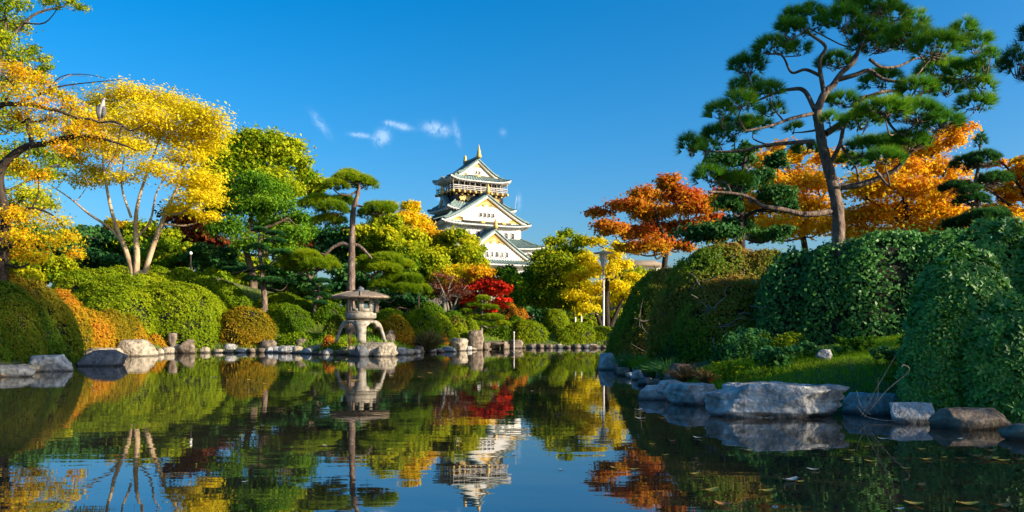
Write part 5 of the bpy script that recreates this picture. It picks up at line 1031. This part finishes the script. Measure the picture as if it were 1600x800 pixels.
# backdrop grove
G4 = 'backdrop trees behind the left garden'
for i, (cx, cy, rx, ry, Y, mat, lab) in enumerate([(300, 370, 50, 46, 64, DRED, 'dark red brown maple in the grove behind the hedge hill'), (150, 385, 50, 30, 62, DARK, 'dark evergreen low behind the yellow tree trunks'), (240, 385, 52, 36, 60, MIDGREEN, 'mid green tree seen between the pale trunks'), (60, 390, 60, 34, 58, DARK, 'shadowy dark green tree behind the old cherry'),
      (330, 410, 46, 26, 54, DARK, 'dark bushy evergreen beside the cloud pine'), (470, 395, 60, 44, 64, DRED, 'dark russet tree behind the lantern pine'), (540, 400, 44, 40, 60, DARK, 'dark evergreen directly behind the lantern pine trunk'), (350, 450, 40, 24, 50, MIDGREEN, 'green bush tree below the cloud pine'), (560, 450, 40, 30, 52, DARK, 'low dark evergreen behind the lantern roof'), (190, 365, 40, 22, 72, GOLD, 'distant gold tree in the gap behind pale trunks'),
      (450, 440, 44, 22, 52, DARK, 'low dark evergreen left behind the topiary pine'), (830, 500, 60, 22, 60, DARK, 'dark understorey tree behind the far mounds'), (740, 490, 60, 24, 60, DARK, 'dark understorey tree behind the red maple'), (620, 470, 50, 24, 54, DARK, 'dark understorey tree behind the umbrella pine'), (-40, 400, 60, 50, 50, GREEN, 'green tree at the far left behind the cherry')]):
    tree(lab, Y, [[(cx, cy+ry+60, 4), (cx, cy+ry*.4, 3), (cx+3, cy-ry*.4, 1.6)]], auto_lobes(cx, cy, rx, ry, 9, min(rx, ry)*.62, 90+i), mat, n=9500, L=.28, seed=90+i, toneup=.1, group=G4, twigs=2, name='backdrop_tree')

for i, (cx, cy, rx, ry, Y, mat, lab) in enumerate([(70, 425, 60, 26, 52, MIDGREEN, 'low green thicket behind the orange azaleas and old cherry'), (170, 420, 60, 22, 56, DARK, 'low dark thicket behind the hedge hill crest'), (270, 405, 50, 24, 56, MIDGREEN, 'low green thicket behind the garden lamp'), (10, 425, 40, 30, 48, YGREEN, 'yellow green thicket behind the cherry trunk'), (1010, 500, 40, 20, 70, MIDGREEN, 'green thicket far behind the bush bank'), (370, 470, 50, 18, 49, HEDGE, 'green thicket on the hill below the crooked trunk'), (430, 465, 50, 22, 54, DARK, 'dark thicket seen below the cloud pruned pine pads'), (490, 465, 50, 22, 55, GREEN, 'green thicket behind the small topiary pine'), (935, 500, 60, 16, 62, YGREEN, 'yellow green thicket behind the lamp post foot'), (860, 470, 50, 30, 64, GREEN, 'green thicket behind the topiary ball'), (385, 425, 44, 26, 57, MIDGREEN, 'mid green thicket behind the crooked trunk'), (235, 412, 40, 22, 58, DARK, 'dark thicket right behind the pale trunks')]):
    tree(lab, Y, [[(cx, cy+ry+50, 3), (cx, cy+ry*.4, 2.4), (cx+3, cy-ry*.4, 1.2)]], auto_lobes(cx, cy, rx, ry, 10, ry*.75, 140+i), mat, n=9000, L=.24, seed=140+i, toneup=.1, group=G4, twigs=2, name='thicket_tree')
# ------------------------------------------------------------------ grasses and small plants
def grass_patch(name, n, sampler, Lr, wd, mat, seed, lean=.5, label=None):
    rng = np.random.default_rng(seed); XY = sampler(rng, n); x, y = XY[:, 0], XY[:, 1]; z = ground(x, y); k = (z > .03); x, y, z = x[k], y[k], z[k]; n = len(x)
    L = rng.uniform(*Lr, n); d = unit(np.stack([rng.normal(size=n)*lean, rng.normal(size=n)*lean, np.ones(n)], 1)); s = unit(np.cross(d, sph(rng, n)))*wd/2; P = np.stack([x, y, z-.02], 1)
    tip = P+d*L[:, None]+np.stack([rng.normal(size=n), rng.normal(size=n), np.full(n, -.5)], 1)*(L*.25)[:, None]; mid = P+d*L[:, None]*.6
    V = np.stack([P-s, P+s, mid+s*.7, mid-s*.7, tip], 1).reshape(-1, 3); b = np.arange(n)*5
    F4 = np.stack([b, b+1, b+2, b+3], 1); F3 = np.stack([b+3, b+2, b+4], 1); r = rng.uniform(0, 1, n)*.6+.4*(.5+.5*np.sin(x*2.1)*np.cos(y*1.7+x))
    o = part(name, V, [F4, F3], mat, None, attr=np.concatenate([r, r]), kind='stuff'); return tagit(o, label)
def box_sampler(x0, x1, y0, y1):
    return lambda rng, n: np.stack([rng.uniform(x0, x1, n), rng.uniform(y0, y1, n)], 1)
grass_patch('grass', 46000, box_sampler(2.6, 9.0, 10.2, 17.2), (.05, .16), .010, GRASS, 201)
grass_patch('bank_grass', 16000, box_sampler(-16.5, -2, 34, 45), (.10, .30), .03, GRASS, 202)
grass_patch('far_bank_grass', 7000, box_sampler(-3, 10, 40, 50), (.10, .28), .035, GRASS, 203)
def clump(label, px, py, Y, wpx, hpx, mat, n, seed, name='grass_clump', cat='plant', arch=.9, wd=.012, group='grass clumps on the banks'):
    rng = np.random.default_rng(seed); c = W(px, py, Y); s = Y/FPX; g = float(ground(np.array([c[0]]), np.array([c[1]]))[0]); c[2] = max(g, 0.02) if abs(g-c[2]) < .8 else c[2]
    t = thing(name, label, cat, c, group); H = hpx*s; Rr = wpx*s/2; a = rng.uniform(0, 2*math.pi, n); r = rng.uniform(.1, 1, n)**.7
    d = np.stack([np.cos(a)*r*Rr*arch, np.sin(a)*r*Rr*arch, H*(1.05-.5*r)], 1)*rng.uniform(.6, 1.1, (n, 1)); b0 = c+np.stack([np.cos(a)*Rr*.22*r, np.sin(a)*Rr*.22*r, np.zeros(n)], 1); sd = unit(np.cross(d, sph(rng, n)))*wd/2
    m = b0+d*.6+np.array([0, 0, H*.06]); tip = b0+d+np.stack([np.cos(a)*r*Rr*.2, np.sin(a)*r*Rr*.2, -H*.12*r], 1)
    V = np.stack([b0-sd, b0+sd, m+sd*.8, m-sd*.8, tip], 1).reshape(-1, 3); b = np.arange(n)*5; rn = rng.uniform(0, 1, n)
    part('blades', V, [np.stack([b, b+1, b+2, b+3], 1), np.stack([b+3, b+2, b+4], 1)], mat, t, attr=np.concatenate([rn, rn]), kind='stuff')
clump('blue green grass clump over the small rocks of the bush bank', 1022, 584, 19.6, 60, 34, TEAL, 500, 1)
clump('dark green blade tuft beside the bush bank tip rock', 982, 577, 22.6, 60, 36, TEAL, 420, 21)
clump('fine green tuft under the left flank of the azalea dome', 1002, 582, 21.0, 56, 40, GRASS, 300, 22)
clump('dark tuft between the dome and the dry brown grass', 1045, 580, 18.4, 70, 44, TEAL, 420, 23)
clump('dry brown grass tuft among the right bank stones', 1072, 588, 16.2, 70, 40, DRY, 420, 2)
clump('second dry brown tuft nearer the flat blue rock', 1105, 598, 14.6, 50, 34, DRY, 260, 3)
clump('green grass tuft behind the flat blue rock', 1128, 606, 13.2, 60, 40, GRASS, 420, 4)
clump('purplish green ornamental grass at the shore right of the lantern', 668, 546, 38.6, 62, 42, leaf_mat('leaf_purple_grass', [(.06,.09,.02),(.14,.12,.04),(.22,.12,.07)], .3), 700, 5, wd=.035)
clump('bright grass tuft on the lantern slab', 553, 537, 33.2, 16, 14, YGREEN, 90, 6, wd=.02)
clump('thin dry reed stalks before the lantern legs', 546, 540, 33.0, 12, 26, DRY, 40, 7, wd=.02, arch=.4)
clump('bright green blade plant rising from the big hedge', 98, 467, 34, 14, 22, YGREEN, 60, 8, wd=.04)
def weed(label, px, py, Y, hpx, n, mat, seed, L=.05, spread=.5, name='leafy_weed'):
    rng = np.random.default_rng(seed); c = W(px, py, Y); s = Y/FPX; g = float(ground(np.array([c[0]]), np.array([c[1]]))[0]); c[2] = g
    t = thing(name, label, 'plant', c, 'leafy weeds of the right bank'); m = MB(); PV, NV = [], []
    for k in range(n):
        a = rng.uniform(0, 2*math.pi); H = hpx*s*rng.uniform(.6, 1.1); d = np.array([math.cos(a), math.sin(a)*.7, 0])*H*spread*rng.uniform(.2, 1); b0 = c+np.array([math.cos(a), math.sin(a), 0])*rng.uniform(0, .25)
        pts = smooth_path([b0-np.array([0, 0, .03]), b0+d*.35+np.array([0, 0, H*.6]), b0+d*.8+np.array([0, 0, H*.95]), b0+d*1.25+np.array([0, 0, H*.9])], 4); m.tube(pts, np.linspace(.006, .002, len(pts)), 3)
        for q in range(3, len(pts)):
            for sgn in (-1, 1):
                for _ in range(2): PV.append(pts[q]+np.array([rng.normal()*.03, rng.normal()*.03, rng.normal()*.015])); NV.append(np.array([0, -.25, 1])+rng.normal(size=3)*.45)
    m.part('stems', MATS['grass_blade'], t, kind='stuff'); V, F = leafquads(rng, np.array(PV), np.array(NV), L, L*.55, .4); part('leaves', V, F, mat, t, attr=rng.uniform(0, 1, len(PV)), kind='stuff')
weed('tall arching leafy weed before the azalea dome', 1170, 560, 14.6, 62, 30, TEAL, 11, .075)
weed('broad leaved weed on the grass right of the tall weed', 1205, 566, 13.8, 40, 26, TEAL, 12, .085)
weed('yellowish sprig patch at the hedge foot', 1222, 540, 15.4, 44, 26, MIDGREEN, 13, .06)
weed('low weed patch in front of the dark hedge', 1262, 545, 14.8, 26, 30, TEAL, 14, .06)
weed('leafy weed below the hedge near the fern', 1340, 545, 14.6, 26, 30, GREEN, 15, .06)
weed('pale leaved weed by the dry tufts', 1140, 580, 14.0, 34, 22, MIDGREEN, 16, .05)
weed('weeds at the shady foot of the rhododendron', 1395, 560, 13.0, 26, 26, TEAL, 17, .06)
weed('dark herb patch above the angular wedge rock', 1420, 600, 11.6, 34, 28, GREEN, 18, .05)
weed('small weed hanging at the rhododendron base', 1460, 640, 10.4, 24, 18, TEAL, 19, .05)
weed('fresh sprig on the grass by the huge boulder', 1180, 588, 12.4, 26, 20, MIDGREEN, 20, .05)
def fern(label, px, py, Y, n, Lpx, seed):
    rng = np.random.default_rng(seed); c = W(px, py, Y); s = Y/FPX; c[2] = float(ground(np.array([c[0]]), np.array([c[1]]))[0]); t = thing('fern', label, 'fern', c, 'ferns on the banks')
    for k in range(n):
        a = -math.pi/2+(k-(n-1)/2)*2.4/n+rng.normal()*.1; L = Lpx*s*rng.uniform(.8, 1.1); d = np.array([math.cos(a), math.sin(a)*.6, 0]); sp = smooth_path([c, c+d*L*.4+np.array([0, 0, L*.42]), c+d*L+np.array([0, 0, L*.25])], 8); m = MB(); m.tube(sp, np.linspace(.005, .002, len(sp)), 3)
        V, F, i0 = [], [], 0
        for q in range(2, len(sp)):
            w = L*.22*math.sin(math.pi*min(1, (q+1)/len(sp)*.95)); tn = unit(sp[q]-sp[q-1]); sd = unit(np.cross(tn, [0, 0, 1]))
            for sg in (-1, 1):
                b = sp[q]; V += [b, b+sd*sg*w*.5+tn*L*.03, b+sd*sg*w+tn*L*.03-np.array([0, 0, w*.2]), b+sd*sg*w*.5-tn*L*.02]; F.append([i0, i0+1, i0+2, i0+3]); i0 += 4
        fr = part('frond', V, [np.array(F)], TEAL, t, attr=rng.uniform(.2, 1, len(F))); m.part('stalk', TEAL, fr)
fern('green fern fanning out at the foot of the dark hedge', 1312, 530, 15.2, 7, 36, 1)
fern('dark fern spilling over the shaded shore rocks on the left', 372, 541, 36.8, 6, 22, 2)
def dry_stalks():
    c = W(1345, 648, 10.7); c[2] = .05; t = thing('dry_stalks', 'long dry bent stalks leaning out by the huge boulder', 'plant', c); s = 10.7/FPX
    for P, r in (([(1346, 650), (1362, 620), (1385, 580), (1400, 555)], .006), ([(1350, 652), (1385, 610), (1420, 580), (1412, 570), (1408, 575)], .007), ([(1340, 636), (1352, 650), (1375, 656), (1400, 658)], .005), ([(1338, 610), (1345, 634), (1360, 648)], .004), ([(1352, 640), (1370, 622), (1372, 590)], .004)):
        MB().tube(smooth_path([W(a, b, 10.7-.1*i) for i, (a, b) in enumerate(P)], 4), r, 5).part('stalk', GREYBARK, t, smooth=True)
dry_stalks()
# ------------------------------------------------------------------ fallen leaves floating on the pond
FL = [noise_mat('fallen_leaf_yellow', [(.50,.30,.03),(.66,.42,.06)], 9, bump=.1), noise_mat('fallen_leaf_brown', [(.26,.10,.03),(.42,.20,.06)], 9, bump=.1), noise_mat('fallen_leaf_pale', [(.42,.38,.28),(.58,.54,.44)], 9, bump=.1)]
def floating_leaves():
    meshes = []
    for k, mt in enumerate(FL):
        V, F = [], []; n = 5
        for i in range(n):
            q = i/(n-1); w = math.sin(math.pi*(q*.94+.03))**.8*.30; zc = .02+.10*(2*q-1)**2*(1 if k != 1 else 1.6)
            V += [(q-.5, -w, zc+.06), (q-.5, 0, zc), (q-.5, w, zc+.06)]
        for i in range(n-1): F += [[3*i, 3*i+3, 3*i+4, 3*i+1], [3*i+1, 3*i+4, 3*i+5, 3*i+2]]
        V += [(-.5, 0, .1), (-.72, .02, .16), (-.5, .02, .1)]; F3 = [[15, 16, 17]]
        meshes.append(mk('floating_leaf', V, [np.array(F), np.array(F3)], mt, smooth=True))
    rng = np.random.default_rng(8); spots = [(1110,769,0,.16),(1085,742,0,.10),(1090,685,2,.10),(1170,705,0,.10),(1198,769,0,.12),(1235,752,2,.16),(1250,754,0,.08),(1325,720,0,.10),(1360,722,0,.10),(1285,697,2,.10),(1270,735,2,.10),(1353,699,0,.08),(1330,705,0,.08),(1440,703,0,.08),(1428,789,0,.12),(1405,797,2,.08),(1415,733,0,.08),(1438,760,1,.11),(1447,719,0,.10),(1512,790,0,.15),(1565,793,1,.14),(1475,716,0,.08),(1500,718,1,.10),(1525,714,1,.12),(1540,719,1,.16),(1550,718,0,.14),(1567,721,0,.12),(1593,720,1,.12),(1548,706,1,.12),(1500,687,2,.10),(1575,703,1,.08),(1380,687,2,.12),(990,735,0,.10),(1050,690,1,.08),(1000,655,2,.14),(1035,655,1,.12),(998,641,2,.12),(960,732,0,.08),(1040,712,0,.07),(1075,672,1,.07),(1020,695,0,.06),(985,701,2,.06),(1130,790,1,.12),(1190,672,2,.08),(1225,668,1,.07)]
    spots += [(rng.uniform(770, 940), rng.uniform(549, 562), rng.integers(0, 3), .22) for _ in range(46)]+[(rng.uniform(300, 760), rng.uniform(556, 600), rng.integers(0, 3), .13) for _ in range(26)]+[(rng.uniform(100, 900), rng.uniform(600, 790), 2, .05) for _ in range(14)]
    labs = ['small yellow fallen leaf floating on the pond', 'brown curled fallen leaf floating on the pond', 'pale whitish fallen leaf floating on the pond']
    protos = {}
    for px, py, k, L in spots:
        k = int(k); Y = Yw(py); c = W(px, py, Y)
        if pond_dist(c[0], Y) > -.12: continue
        o = bpy.data.objects.new('floating_leaf', meshes[k]) if k not in protos else protos[k].copy(); protos.setdefault(k, o); COL.objects.link(o)
        o.location = (c[0], Y, .004); o.rotation_euler = (0, 0, rng.uniform(-.6, .6)+(math.pi if rng.uniform() < .5 else 0)); o.scale = (L, L*rng.uniform(.7, 1.2), L)
        tagit(o, labs[k], 'leaf', 'fallen leaves on the pond')
floating_leaves()
